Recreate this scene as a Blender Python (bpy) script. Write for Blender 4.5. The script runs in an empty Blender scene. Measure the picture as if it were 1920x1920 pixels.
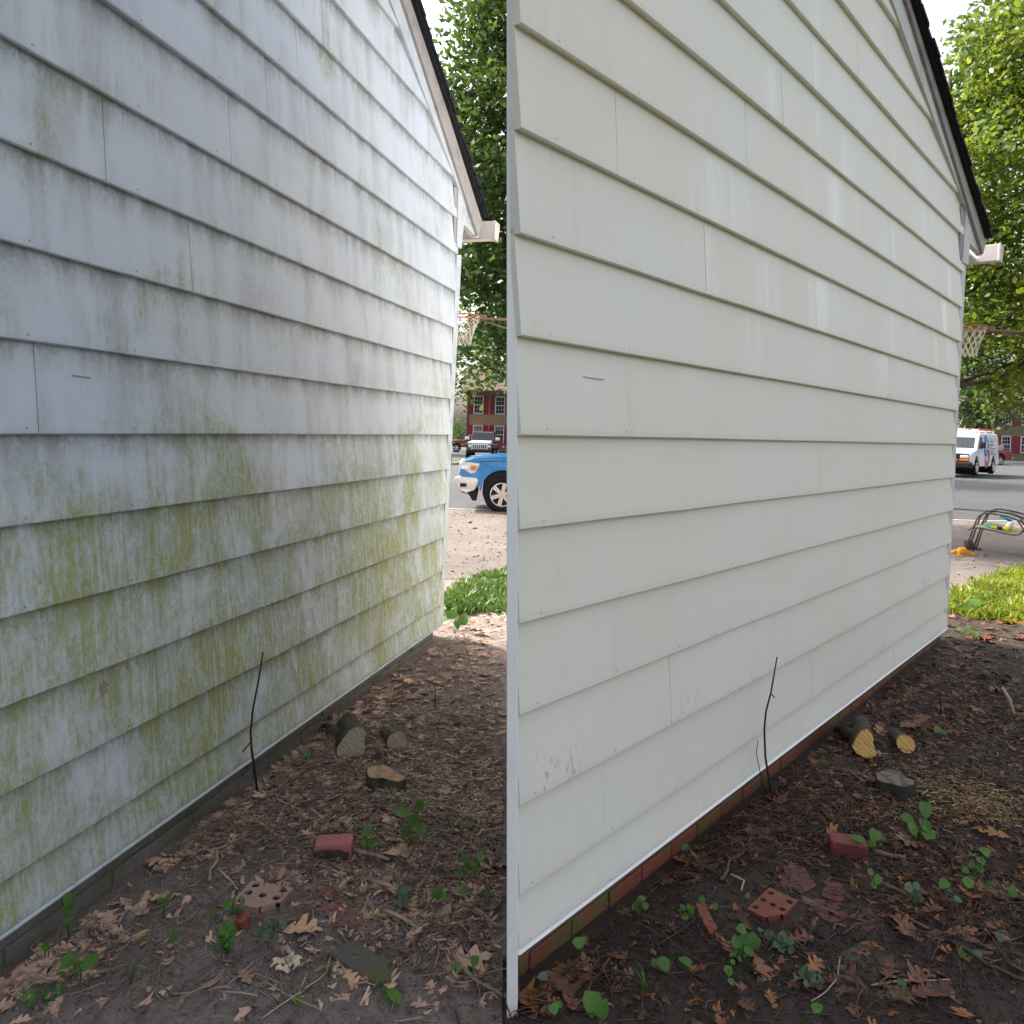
import bpy, bmesh, math, random
import numpy as np
from mathutils import Vector, Matrix
from math import sin, cos, pi, radians, atan, tan, sqrt

# ------------------------------------------------------------------ camera
SC = bpy.context.scene
COL = SC.collection
F, CH = 1400.0, 1.55            # focal length in 1920-px units, eye height
ROLL, PITCH = atan(.031), radians(1.5)
D_ = np.array([0, cos(PITCH), -sin(PITCH)])
r_ = np.array([1.0, 0, 0]); u_ = np.cross(r_, D_)
R_ = cos(ROLL) * r_ + sin(ROLL) * u_
U_ = -sin(ROLL) * r_ + cos(ROLL) * u_
SH = 119.36
cam = bpy.data.cameras.new('camera')
cam.sensor_width = 36.0
cam.lens = F / 1920 * 36.0
cam.shift_y = -SH / 1920
cam.clip_start = .05
cam.clip_end = 3000
co = bpy.data.objects.new('camera', cam)
COL.objects.link(co)
co.matrix_world = Matrix(((R_[0], U_[0], -D_[0], 0), (R_[1], U_[1], -D_[1], 0),
                          (R_[2], U_[2], -D_[2], CH), (0, 0, 0, 1)))
SC.camera = co

# ------------------------------------------------------------------ light
SUN_EL, SUN_AZ = radians(43), (-.78, .62)     # the sun stands behind the houses, to the left
W = bpy.data.worlds.new('World'); SC.world = W; W.use_nodes = True
wn = W.node_tree.nodes; wl = W.node_tree.links
wn.clear()
sky = wn.new('ShaderNodeTexSky'); sky.sky_type = 'NISHITA'; sky.sun_disc = False
sky.sun_elevation = SUN_EL
sky.sun_rotation = math.atan2(SUN_AZ[0], SUN_AZ[1])
sky.air_density = 1.0; sky.dust_density = 7.0; sky.ozone_density = .3
bg = wn.new('ShaderNodeBackground'); bg.inputs['Strength'].default_value = .15
wo = wn.new('ShaderNodeOutputWorld')
hs = wn.new('ShaderNodeHueSaturation'); hs.inputs['Saturation'].default_value = .42      # hazy white sky
wl.new(sky.outputs[0], hs.inputs['Color']); wl.new(hs.outputs[0], bg.inputs[0]); wl.new(bg.outputs[0], wo.inputs[0])
sl = bpy.data.lights.new('sun', 'SUN'); sl.energy = 3.1; sl.angle = radians(.5); sl.color = (1, .93, .82)
so = bpy.data.objects.new('sun', sl); COL.objects.link(so)
hz = sqrt(SUN_AZ[0] ** 2 + SUN_AZ[1] ** 2)
sdir = Vector((SUN_AZ[0] / hz * cos(SUN_EL), SUN_AZ[1] / hz * cos(SUN_EL), sin(SUN_EL)))
so.rotation_euler = sdir.to_track_quat('Z', 'Y').to_euler()
VS = SC.view_settings
SC.display_settings.display_device = 'sRGB'
VS.view_transform = 'Standard'; VS.look = 'None'; VS.gamma = 1; VS.use_curve_mapping = False
VS.exposure = 1.58

# ------------------------------------------------------------------ geometry helpers
rng = np.random.default_rng(7)
random.seed(7)
def hash2(ix, iy, s):
    h = np.sin(ix * 127.1 + iy * 311.7 + s * 74.7) * 43758.5453
    return h - np.floor(h)
def vnoise(x, y, s=0):
    x = np.asarray(x, float); y = np.asarray(y, float)
    ix, iy = np.floor(x), np.floor(y); fx, fy = x - ix, y - iy
    fx = fx * fx * (3 - 2 * fx); fy = fy * fy * (3 - 2 * fy)
    a, b = hash2(ix, iy, s), hash2(ix + 1, iy, s); c, d = hash2(ix, iy + 1, s), hash2(ix + 1, iy + 1, s)
    return (a + (b - a) * fx) * (1 - fy) + (c + (d - c) * fx) * fy
def sstep(a, b, x):
    t = np.clip((np.asarray(x, float) - a) / (b - a), 0, 1); return t * t * (3 - 2 * t)
def street_z(x, y): return -.29 + .0146 * x - .00416 * y
def terrain(x, y):
    t = sstep(6.3, 17.2, y)
    return t * (street_z(x, np.maximum(y, 17.2)) + .02)
def bumps(x, y):
    fade = 1 - sstep(6.2, 7.2, y)
    wl_, wr_ = (x + .52924) * .96702 - (y - 5.45169) * .25470, (x - 3.45610) * .74392 - (y - 5.89399) * .66826   # distance from the two walls
    foot = np.maximum(1 - sstep(.02, .22, np.abs(wl_)), 1 - sstep(.02, .22, np.abs(wr_)))
    n = (vnoise(x * 2.3, y * 2.3, 1) - .5) * .030 + (vnoise(x * 7, y * 7, 2) - .5) * .020 + \
        (vnoise(x * 19, y * 19, 3) - .5) * .013 + (vnoise(x * 47, y * 47, 4) - .5) * .007
    return (n * (1 - foot) - (.046 - .026 * sstep(3.2, 5.2, y)) * foot) * fade
def gz(x, y): return float(terrain(x, y) + bumps(x, y))
def ray(px, py):
    return D_ + R_ * (px - 960) / F + U_ * (960 - SH - py) / F
EYE = np.array([0, 0, CH])
def at(px, py, dz=0.0):          # point of the terrain under a sight line
    v = ray(px, py); z = dz
    for _ in range(30):
        t = (z - CH) / v[2]; p = EYE + t * v
        z = .5 * z + .5 * (float(terrain(p[0], p[1])) + dz)
    return p[0], p[1], gz(p[0], p[1]) + dz
def deep(px, py, d):             # point at depth d along a sight line
    return EYE + ray(px, py) * d

def lk(name, me, parent=None, loc=None, rz=0):
    o = bpy.data.objects.new(name, me); COL.objects.link(o)
    if parent: o.parent = parent
    if loc is not None: o.location = loc
    if rz: o.rotation_euler = (0, 0, rz)
    return o
def tag(o, label=None, cat=None, group=None, kind=None):
    if label: o['label'] = label
    if cat: o['category'] = cat
    if group: o['group'] = group
    if kind: o['kind'] = kind
    return o
def empty(name, loc, label, cat, group=None, rz=0):
    o = lk(name, None, None, loc, rz); o.empty_display_size = .1
    return tag(o, label, cat, group)

class MB:
    """collects shapes, builds ONE mesh object"""
    def __init__(s): s.v = []; s.f = []; s.uv = None; s.tone = None
    def add(s, vs, fs):
        k = len(s.v); s.v += [tuple(map(float, p)) for p in vs]; s.f += [tuple(i + k for i in q) for q in fs]; return s
    def box(s, x0, x1, y0, y1, z0, z1):
        return s.add([(x, y, z) for z in (z0, z1) for y in (y0, y1) for x in (x0, x1)],
                     [(0, 2, 3, 1), (4, 5, 7, 6), (0, 1, 5, 4), (2, 6, 7, 3), (0, 4, 6, 2), (1, 3, 7, 5)])
    def prism(s, poly, fa, fb):   # poly of 2-d points, fa/fb map a point to 3-d for the two caps
        n = len(poly)
        return s.add([fa(*p) for p in poly] + [fb(*p) for p in poly],
                     [tuple(range(n)), tuple(range(2 * n - 1, n - 1, -1))] +
                     [(i, i + n, (i + 1) % n + n, (i + 1) % n) for i in range(n)])
    def tube(s, pts, rad, n=6, cap=True):
        pts = [Vector(p) for p in pts]; m = len(pts)
        if not hasattr(rad, '__len__'): rad = [rad] * m
        vs = []; ref = None
        for i, p in enumerate(pts):
            t = (pts[min(i + 1, m - 1)] - pts[max(i - 1, 0)])
            t = t.normalized() if t.length > 1e-9 else Vector((0, 0, 1))
            if ref is None:
                ref = t.orthogonal().normalized()
            ref = (ref - t * ref.dot(t)); ref = ref.normalized() if ref.length > 1e-6 else t.orthogonal().normalized()
            b = t.cross(ref)
            for k in range(n):
                a = 2 * pi * k / n; vs.append(p + (ref * cos(a) + b * sin(a)) * rad[i])
        fs = [(i * n + k, i * n + (k + 1) % n, (i + 1) * n + (k + 1) % n, (i + 1) * n + k) for i in range(m - 1) for k in range(n)]
        if cap: fs += [tuple(range(n - 1, -1, -1)), tuple((m - 1) * n + k for k in range(n))]
        return s.add(vs, fs)
    def ring(s, c, R, r, ax='y', n=20, m=6):   # torus
        vs = []
        for i in range(n):
            a = 2 * pi * i / n
            for k in range(m):
                b = 2 * pi * k / m; q = R + r * cos(b); w = r * sin(b)
                p = {'y': (q * cos(a), w, q * sin(a)), 'z': (q * cos(a), q * sin(a), w)}[ax]
                vs.append((c[0] + p[0], c[1] + p[1], c[2] + p[2]))
        return s.add(vs, [(i * m + k, ((i + 1) % n) * m + k, ((i + 1) % n) * m + (k + 1) % m, i * m + (k + 1) % m) for i in range(n) for k in range(m)])
    def mesh(s, name, mat, smooth=False, fix=True):
        me = bpy.data.meshes.new(name); me.from_pydata(s.v, [], s.f)
        if fix:
            b = bmesh.new(); b.from_mesh(me); bmesh.ops.recalc_face_normals(b, faces=b.faces); b.to_mesh(me); b.free()
        if mat: me.materials.append(mat)
        if smooth: me.polygons.foreach_set('use_smooth', [True] * len(me.polygons))
        return me
    def build(s, name, mat, parent=None, loc=None, rz=0, smooth=False, bevel=0, fix=True):
        o = lk(name, s.mesh(name, mat, smooth, fix), parent, loc, rz)
        if bevel:
            m = o.modifiers.new('b', 'BEVEL'); m.width = bevel; m.segments = 2; m.limit_method = 'ANGLE'; m.angle_limit = radians(40)
        return o
def raw(name, V, Fc, mat, tone=None, smooth=False, nper=4):
    """numpy mesh: V (n,3), Fc (m,k) indices"""
    me = bpy.data.meshes.new(name)
    Fc = np.asarray(Fc, np.int32); m, k = Fc.shape
    me.vertices.add(len(V)); me.vertices.foreach_set('co', np.asarray(V, np.float32).ravel())
    me.loops.add(m * k); me.loops.foreach_set('vertex_index', Fc.ravel())
    me.polygons.add(m); me.polygons.foreach_set('loop_start', np.arange(0, m * k, k, dtype=np.int32))
    if smooth: me.polygons.foreach_set('use_smooth', np.ones(m, bool))
    me.update(calc_edges=True)
    if tone is not None:
        a = me.attributes.new('tone', 'FLOAT', 'POINT'); a.data.foreach_set('value', np.asarray(tone, np.float32))
    me.materials.append(mat)
    return me

# ------------------------------------------------------------------ materials
class Mt:
    def __init__(s, name, rough=.6, spec=.4):
        s.m = bpy.data.materials.new(name); s.m.use_nodes = True; s.t = s.m.node_tree
        s.b = s.t.nodes['Principled BSDF']; s.set('Roughness', rough); s.set('Specular IOR Level', spec)
    def n(s, typ, ins=None, **kw):
        nd = s.t.nodes.new(typ)
        for k, v in kw.items(): setattr(nd, k, v)
        for k, v in (ins or {}).items():
            if hasattr(v, 'is_output'): s.t.links.new(v, nd.inputs[k])
            else: nd.inputs[k].default_value = v
        return nd
    def set(s, k, v):
        if hasattr(v, 'is_output'): s.t.links.new(v, s.b.inputs[k])
        else: s.b.inputs[k].default_value = v
    def coord(s, w='Object'): return s.n('ShaderNodeTexCoord').outputs[w]
    def pos(s): return s.n('ShaderNodeNewGeometry').outputs['Position']
    def attr(s, nm): return s.n('ShaderNodeAttribute', attribute_name=nm).outputs['Fac']
    def rnd(s): return s.n('ShaderNodeObjectInfo').outputs['Random']
    def xyz(s, v):
        o = s.n('ShaderNodeSeparateXYZ', {0: v}).outputs; return o[0], o[1], o[2]
    def vec(s, x, y, z): return s.n('ShaderNodeCombineXYZ', {0: x, 1: y, 2: z}).outputs[0]
    def sc(s, v, k): return s.n('ShaderNodeMapping', {'Vector': v, 'Scale': k}).outputs[0]
    def noise(s, v, scale, det=3, rough=.55, dist=0):
        return s.n('ShaderNodeTexNoise', {'Vector': v, 'Scale': scale, 'Detail': det, 'Roughness': rough, 'Distortion': dist}).outputs['Fac']
    def voro(s, v, scale, out='Distance', feature='F1'):
        return s.n('ShaderNodeTexVoronoi', {'Vector': v, 'Scale': scale}, feature=feature).outputs[out]
    def mth(s, op, a, b=0.0, c=0.0, clamp=False):
        return s.n('ShaderNodeMath', {0: a, 1: b, 2: c}, operation=op, use_clamp=clamp).outputs[0]
    def mr(s, v, a, b, c=0.0, d=1.0, smooth=True):
        return s.n('ShaderNodeMapRange', {'Value': v, 'From Min': a, 'From Max': b, 'To Min': c, 'To Max': d},
                   interpolation_type='SMOOTHSTEP' if smooth else 'LINEAR').outputs[0]
    def mix(s, f, a, b):
        nd = s.n('ShaderNodeMix', data_type='RGBA')
        for i, v in ((0, f), (6, a), (7, b)):
            if hasattr(v, 'is_output'): s.t.links.new(v, nd.inputs[i])
            elif i == 0: nd.inputs[0].default_value = v
            else: nd.inputs[i].default_value = (*v, 1) if len(v) == 3 else v
        return nd.outputs[2]
    def ramp(s, f, stops):
        nd = s.n('ShaderNodeValToRGB', {0: f}); cr = nd.color_ramp
        while len(cr.elements) < len(stops): cr.elements.new(.5)
        for e, (p, c) in zip(cr.elements, stops): e.position = p; e.color = (*c, 1)
        return nd.outputs[0]
    def bump(s, h, st=.3, dist=.01):
        s.set('Normal', s.n('ShaderNodeBump', {'Height': h, 'Strength': st, 'Distance': dist}).outputs[0])
def flat(name, c, rough=.6, spec=.4, metal=0, var=.12, scale=8, bump=0, coat=0):
    m = Mt(name, rough, spec); v = m.coord()
    nz = m.noise(v, scale, 4)
    m.set('Base Color', m.mix(m.mr(nz, .3, .7), tuple(x * (1 - var) for x in c), tuple(min(1, x * (1 + var)) for x in c)))
    m.set('Metallic', metal)
    if coat: m.set('Coat Weight', coat); m.set('Coat Roughness', .05)
    if bump: m.bump(m.noise(v, scale * 8, 3), bump, .004)
    return m.m
M = {}
# dirty painted siding: UV = metres along the wall / height, second map = place inside the board
def nails(m, u, v):
    du = m.mth('SUBTRACT', m.mth('MULTIPLY', m.mth('FRACT', m.mth('DIVIDE', u, .405)), .405), .2); dv = m.mth('MULTIPLY', m.mth('SUBTRACT', v, .07), .26)
    d = m.mth('SQRT', m.mth('ADD', m.mth('MULTIPLY', du, du), m.mth('MULTIPLY', dv, dv)))
    return m.mr(d, .0045, .0025, 0, .7)
def dirty_siding():
    m = Mt('mildewed_paint', .62, .3)
    uv = m.n('ShaderNodeUVMap', uv_map='wall').outputs[0]; rel = m.n('ShaderNodeUVMap', uv_map='board').outputs[0]
    u, z, _ = m.xyz(uv); _, v, _ = m.xyz(rel); r = m.mth('MULTIPLY', m.rnd(), 9.0)
    streak = m.noise(m.vec(u, m.mth('MULTIPLY', z, .16), r), 8.5, 5, .62, .25)
    fine = m.noise(m.vec(u, m.mth('MULTIPLY', z, .09), r), 62, 3, .6)
    patch = m.noise(m.vec(u, m.mth('MULTIPLY', z, .9), 3.3), 1.9, 5, .68, .5)
    lace = m.noise(m.vec(u, m.mth('MULTIPLY', z, .55), r), 30, 5, .72, 1.2)
    grain = m.noise(m.vec(u, z, 0.0), 260, 2, .7)
    hf = m.ramp(m.mr(z, 0, 4, 0, 1, False), [(0, (.80,) * 3), (.12, (1,) * 3), (.27, (.86,) * 3), (.36, (.42,) * 3), (.44, (.08,) * 3), (.56, (.0,) * 3), (.8, (.0,) * 3)])
    hfz = m.xyz(hf)[0]
    a = m.mth('ADD', m.mth('MULTIPLY', streak, .40), m.mth('MULTIPLY', patch, 1.30))
    a = m.mth('SUBTRACT', a, .29)
    a = m.mth('ADD', a, m.mth('MULTIPLY', fine, .16)); a = m.mth('ADD', a, m.mth('MULTIPLY', lace, .26))
    a = m.mth('ADD', a, m.mth('MULTIPLY', hfz, .40))
    alg = m.mr(a, .80, 1.18)
    speck = m.noise(m.vec(u, m.mth('MULTIPLY', z, .7), r), 95, 4, .75, .6)
    lacem = m.mr(m.mth('ADD', m.mth('MULTIPLY', fine, .40), m.mth('ADD', m.mth('MULTIPLY', lace, .40), m.mth('MULTIPLY', speck, .42))), .46, .74, .30, 1.15)
    alg = m.mth('MULTIPLY', alg, lacem, clamp=True)
    strong = m.mth('MULTIPLY', m.mr(a, 1.08, 1.30), m.mr(m.mth('ADD', m.mth('MULTIPLY', fine, .5), m.mth('MULTIPLY', lace, .5)), .40, .60, .1, 1))
    runs = m.mth('MULTIPLY', m.mr(m.noise(m.vec(u, m.mth('MULTIPLY', z, .30), m.mth('ADD', r, 4.0)), 9, 4, .62, 1.0), .60, .66), m.mr(z, .1, 1.6, .80, .25))
    alg = m.mth('MULTIPLY', alg, m.mth('SUBTRACT', 1.0, runs))
    top = m.mth('MULTIPLY', m.mr(v, .55, 1.0), m.mr(m.mth('ADD', m.mth('MULTIPLY', lace, .5), m.mth('MULTIPLY', streak, .6)), .40, .66))
    grey = m.mth('MULTIPLY', m.mr(m.mth('ADD', m.mth('MULTIPLY', streak, .6), m.mth('MULTIPLY', m.noise(m.vec(u, z, 9.0), 2.6, 4), .5)), .48, .72), m.mr(m.mth('ADD', m.mth('MULTIPLY', grain, .5), m.mth('MULTIPLY', speck, .5)), .36, .64, .25, 1))
    base = m.mix(m.mr(m.noise(m.vec(u, z, 5.0), .9, 2), .35, .65), (.555, .605, .700), (.610, .640, .695))
    c = m.mix(m.mth('MULTIPLY', grey, .58), base, (.255, .245, .245))
    c = m.mix(m.mth('MULTIPLY', top, .72), c, (.150, .165, .115))
    c = m.mix(m.mth('MULTIPLY', alg, .72), c, (.265, .305, .110))
    c = m.mix(m.mth('MULTIPLY', strong, .62), c, (.315, .335, .050))
    c = m.mix(nails(m, u, v), c, (.12, .11, .10))
    m.set('Base Color', c)
    m.set('Roughness', m.mr(alg, 0, 1, .5, .8))
    m.bump(m.mth('ADD', m.mth('MULTIPLY', lace, .6), grain), .10, .003)
    return m.m
def clean_siding():
    m = Mt('washed_paint', .45, .4)
    uv = m.n('ShaderNodeUVMap', uv_map='wall').outputs[0]; rel = m.n('ShaderNodeUVMap', uv_map='board').outputs[0]
    u, z, _ = m.xyz(uv); _, v, _ = m.xyz(rel); r = m.mth('MULTIPLY', m.rnd(), 9.0)
    streak = m.noise(m.vec(u, m.mth('MULTIPLY', z, .07), r), 4.0, 5, .65)
    fine = m.noise(m.vec(u, m.mth('MULTIPLY', z, .06), r), 46, 3, .6)
    patch = m.noise(m.vec(u, z, 2.0), 1.1, 2)
    wet = m.mth('MULTIPLY', m.mr(m.mth('ADD', m.mth('MULTIPLY', streak, .8), m.mth('MULTIPLY', fine, .12)), .44, .66), m.mr(z, .9, 2.2, .12, 1))
    grit = m.noise(m.vec(u, z, 0.0), 130, 3, .6)
    c = m.mix(m.mr(patch, .3, .7), (.800, .755, .655), (.810, .780, .705))
    c = m.mix(m.mth('MULTIPLY', m.mr(fine, .55, .75), .10), c, (.50, .49, .45))
    speck = m.mth('MULTIPLY', m.mr(m.noise(m.vec(u, m.mth('MULTIPLY', z, .35), r), 58, 4, .75), .54, .66), m.mth('MULTIPLY', m.mr(v, .62, .0), m.mr(m.noise(m.vec(u, 0.0, r), 2.1, 2), .50, .68)))
    c = m.mix(m.mth('MULTIPLY', speck, m.mr(z, 1.2, .2, .12, .9)), c, (.17, .175, .165))
    dots = m.mr(m.voro(m.vec(u, z, 0.0), 34), .035, .02)
    c = m.mix(m.mth('MULTIPLY', dots, m.mr(m.noise(m.vec(u, z, 7.0), 3, 2), .56, .62)), c, (.2, .2, .19))
    c = m.mix(nails(m, u, v), c, (.34, .33, .30))
    scuff = m.mth('MULTIPLY', m.mr(m.noise(m.vec(u, m.mth('MULTIPLY', z, .12), m.mth('ADD', r, 3.0)), 12, 5, .7), .56, .78), .16)
    c = m.mix(scuff, c, (.42, .41, .37))
    m.set('Base Color', c)
    m.set('Roughness', m.mr(wet, 0, 1, .48, .22))
    m.set('Specular IOR Level', m.mr(wet, 0, 1, .40, .64))
    m.bump(m.mth('ADD', m.mth('MULTIPLY', grit, m.mr(wet, 0, 1, .25, 1)), m.mth('MULTIPLY', m.noise(m.vec(u, z, 1.0), 5, 2), 6.0)), .22, .003)
    return m.m
M['dirty'] = dirty_siding(); M['clean'] = clean_siding()
def wood_trim(name, c, dirt):
    m = Mt(name, .6); v = m.coord()
    n1 = m.noise(m.sc(v, (3, 3, 3)), 3, 5, .65); g = m.noise(v, 90, 2)
    m.set('Base Color', m.mix(m.mth('MULTIPLY', m.mr(n1, .45, .75), m.mr(g, .3, .7, .4, 1)), c, dirt)); m.bump(g, .1, .003); return m.m
M['trim_dirty'] = wood_trim('grubby_blue_white_trim', (.50, .545, .60), (.26, .27, .27))
M['trim_dark'] = wood_trim('weathered_grey_trim', (.34, .315, .31), (.18, .17, .165))
M['trim_clean'] = wood_trim('clean_white_trim', (.60, .61, .60), (.40, .40, .38))
M['white_post'] = wood_trim('fresh_white_paint', (.88, .88, .87), (.82, .82, .81))
M['gutter'] = wood_trim('pinkish_white_gutter', (.62, .56, .54), (.45, .41, .40))
M['sheath'] = flat('dark_sheathing', (.10, .10, .10), .85, .1)
M['shingle'] = flat('black_asphalt_shingle', (.020, .020, .026), .9, .2, var=.4, scale=60, bump=.4)
def block_mat(name, c1, c2, moss, wet):
    m = Mt(name, .5 if wet else .85, .35); v = m.pos(); r = m.rnd()
    n1 = m.noise(v, 5, 4, .6); g = m.noise(v, 190, 3, .7)
    c = m.mix(r, c1, c2); c = m.mix(m.mr(g, .3, .7, 0, .5), c, tuple(x * .55 for x in c1))
    c = m.mix(m.mr(n1, .42, .60, 0, .85), c, moss); c = m.mix(m.mr(m.noise(v, 38, 4, .7), .5, .75, 0, .6), c, tuple(x * .45 for x in c2))
    m.set('Base Color', c); m.bump(g, .5, .004); return m.m
M['block'] = block_mat('grey_foundation_block', (.235, .215, .21), (.17, .158, .158), (.15, .155, .10), False)
M['fbrick'] = block_mat('wet_red_foundation_brick', (.30, .098, .060), (.215, .078, .052), (.125, .128, .038), True)
M['mortar'] = flat('old_mortar', (.16, .135, .105), .9, .1, var=.3, scale=30)
def soil(name, c1, c2, c3, rough, wet):
    m = Mt(name, rough, .5 if wet else .25); v = m.pos()
    n1 = m.noise(v, 1.7, 5, .6); n2 = m.noise(v, 14, 6, .7); n3 = m.noise(v, 120, 4, .75); n4 = m.noise(v, 420, 2, .7)
    c = m.mix(m.mr(n1, .35, .65), c1, c2); c = m.mix(m.mr(n2, .42, .68, 0, .75), c, c3)
    c = m.mix(m.mr(n3, .42, .70, 0, .55), c, tuple(x * .40 for x in c1))
    c = m.mix(m.mr(m.voro(v, 150), .16, .06, 0, .55), c, tuple(min(1, x * 2.6) for x in c2))
    m.set('Base Color', c)
    if wet: m.set('Roughness', m.mr(n2, .35, .65, .28, .75))
    m.bump(m.mth('ADD', m.mth('MULTIPLY', n2, 1.4), m.mth('ADD', m.mth('MULTIPLY', n3, 1.3), m.mth('MULTIPLY', n4, .7))), 1.0, .016)
    return m.m
M['soil_dry'] = soil('damp_brown_soil', (.385, .310, .285), (.46, .38, .35), (.245, .188, .165), .85, False)
M['soil_wet'] = soil('wet_dark_soil', (.078, .050, .039), (.104, .071, .056), (.042, .026, .019), .5, True)
def leaf_litter(name, stops, rough):
    m = Mt(name, rough, .35); v = m.coord()
    c = m.ramp(m.attr('tone'), stops); n = m.noise(v, 60, 4, .7)
    m.set('Base Color', m.mix(m.mr(n, .45, .75, 0, .5), c, tuple(x * .5 for x in stops[0][1]))); return m.m
M['leaf_dry'] = leaf_litter('dry_oak_leaf', [(0, (.19, .120, .090)), (.35, (.40, .255, .195)), (.7, (.56, .375, .29)), (1, (.60, .36, .20))], .7)
M['leaf_wet'] = leaf_litter('wet_oak_leaf', [(0, (.055, .028, .020)), (.35, (.115, .048, .032)), (.7, (.20, .080, .042)), (1, (.30, .125, .035))], .38)
M['twig_dry'] = leaf_litter('dry_twig', [(0, (.11, .074, .058)), (.5, (.28, .205, .160)), (1, (.50, .39, .30))], .8)
M['twig_wet'] = leaf_litter('wet_twig', [(0, (.028, .018, .014)), (.5, (.070, .040, .028)), (1, (.19, .12, .07))], .5)
M['chip'] = leaf_litter('pale_wood_chip', [(0, (.30, .21, .14)), (.5, (.58, .46, .33)), (1, (.80, .72, .56))], .8)
M['chip_wet'] = leaf_litter('damp_wood_chip', [(0, (.13, .08, .045)), (.5, (.33, .22, .11)), (1, (.58, .44, .22))], .7)
def green(name, c1, c2, trans=.3, rough=.45):
    m = Mt(name, rough, .35); a = m.mth('MULTIPLY', m.attr('tone'), m.mr(m.noise(m.pos(), 110, 4, .7), .3, .7, .55, 1.15)); c = m.mix(a, c1, c2); m.set('Base Color', c)
    tr = m.n('ShaderNodeBsdfTranslucent', {'Color': m.mix(a, tuple(x * 1.25 for x in c1), tuple(x * 1.35 for x in c2))})
    mx = m.n('ShaderNodeMixShader', {0: trans}); out = m.t.nodes['Material Output']
    m.t.links.new(m.b.outputs[0], mx.inputs[1]); m.t.links.new(tr.outputs[0], mx.inputs[2]); m.t.links.new(mx.outputs[0], out.inputs[0])
    return m.m
M['weed'] = green('fresh_weed_leaf', (.050, .130, .022), (.105, .220, .036), .25)
M['weed_dark'] = green('dull_grey_green_leaf', (.055, .095, .055), (.110, .160, .090), .2)
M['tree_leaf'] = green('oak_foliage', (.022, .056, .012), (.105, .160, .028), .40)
M['tree_leaf_y'] = green('sun_tinted_oak_foliage', (.030, .080, .012), (.220, .260, .022), .48)  # yellower copy of the oak leaf, backlight from the sun put into its colour
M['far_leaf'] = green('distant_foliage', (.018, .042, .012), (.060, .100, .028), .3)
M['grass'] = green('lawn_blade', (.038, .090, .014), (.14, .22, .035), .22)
M['grass_sun_tint'] = green('sun_tinted_lawn_blade', (.080, .130, .012), (.31, .35, .030), .35)  # brighter copy of the lawn blade, sunlight put into its colour
M['bark'] = flat('brown_bark', (.085, .065, .050), .9, .1, var=.45, scale=14, bump=.8)
M['asphalt'] = None
def ground_mat(name, c1, c2, c3, s1, rough=.85, crack=0):
    m = Mt(name, rough, .3); v = m.pos()
    n1 = m.noise(v, s1, 4); n2 = m.noise(v, s1 * 9, 5, .7); n3 = m.noise(v, 110, 3, .7)
    st = m.noise(m.sc(v, (.35, 2.2, 1)), 2.5, 4, .65)
    c = m.mix(m.mr(n1, .35, .65), c1, c2); c = m.mix(m.mr(st, .5, .72, 0, .6), c, c3); c = m.mix(m.mr(n3, .4, .7, 0, .45), c, tuple(x * .55 for x in c1))
    if crack:
        ck = m.mr(m.voro(m.sc(v, (.5, 1.6, 1)), 1.3, 'Distance', 'DISTANCE_TO_EDGE'), .018, .004); c = m.mix(m.mth('MULTIPLY', ck, .30), c, (.04, .035, .03))
    m.set('Base Color', c); m.bump(m.mth('ADD', n2, m.mth('MULTIPLY', n3, 1.5)), .8, .02); return m.m
M['asphalt'] = ground_mat('grey_asphalt', (.070, .070, .078), (.085, .084, .092), (.055, .055, .062), .25)
M['drive'] = ground_mat('worn_gravelly_driveway', (.215, .180, .158), (.170, .150, .140), (.115, .094, .080), .8, .9, 1)
M['earth'] = ground_mat('far_ground', (.09, .10, .05), (.07, .085, .035), (.10, .09, .06), .3)
M['kerb'] = flat('pale_kerb', (.36, .34, .32), .85, .2, scale=3)
M['slab_wet'] = block_mat('wet_dark_slab', (.066, .056, .050), (.056, .048, .042), (.045, .044, .024), True)
M['moss_stone'] = block_mat('mossy_stone', (.120, .110, .095), (.10, .09, .08), (.090, .100, .028), False)
def paver_mat(name, c, d, wet):
    m = Mt(name, .45 if wet else .85, .35); v = m.pos(); n1 = m.noise(v, 9, 5, .65); g = m.noise(v, 90, 4, .7)
    cc = m.mix(m.mr(n1, .40, .62), c, d); cc = m.mix(m.mr(m.voro(v, 70), .16, .08, 0, .7), cc, (.42, .34, .30) if not wet else (.22, .17, .14))
    cc = m.mix(m.mr(g, .45, .7, 0, .6), cc, tuple(x * .45 for x in c)); m.set('Base Color', cc); m.bump(g, .6, .005); return m.m
M['paver'] = paver_mat('dusty_red_paver', (.270, .105, .082), (.19, .13, .12), False)
M['paver_pale'] = paver_mat('pale_dusty_paver', (.32, .165, .14), (.36, .26, .225), False)
M['paver_wet'] = paver_mat('wet_red_paver', (.135, .040, .032), (.075, .046, .042), True)
M['brick_pale'] = paver_mat('pinkish_brick', (.42, .245, .19), (.36, .25, .21), False)
M['brick_wet'] = paver_mat('wet_orange_brick', (.235, .070, .036), (.18, .06, .038), True)
M['brick_pink'] = paver_mat('broken_pink_brick', (.46, .155, .15), (.34, .15, .13), False)
M['brick_red'] = paver_mat('wet_crimson_brick', (.20, .042, .036), (.13, .040, .036), True)
M['brick_core'] = flat('brick_hole_dirt', (.040, .030, .028), .9, .1)
M['brick_dark'] = flat('dark_broken_brick_face', (.070, .045, .040), .85, .2, var=.3, scale=40, bump=.5)
M['log_bark'] = flat('mossy_log_bark', (.080, .075, .050), .9, .15, var=.45, scale=22, bump=.9)
M['log_bark_wet'] = flat('wet_dark_log_bark', (.030, .028, .022), .6, .35, var=.45, scale=22, bump=.9)
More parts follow.
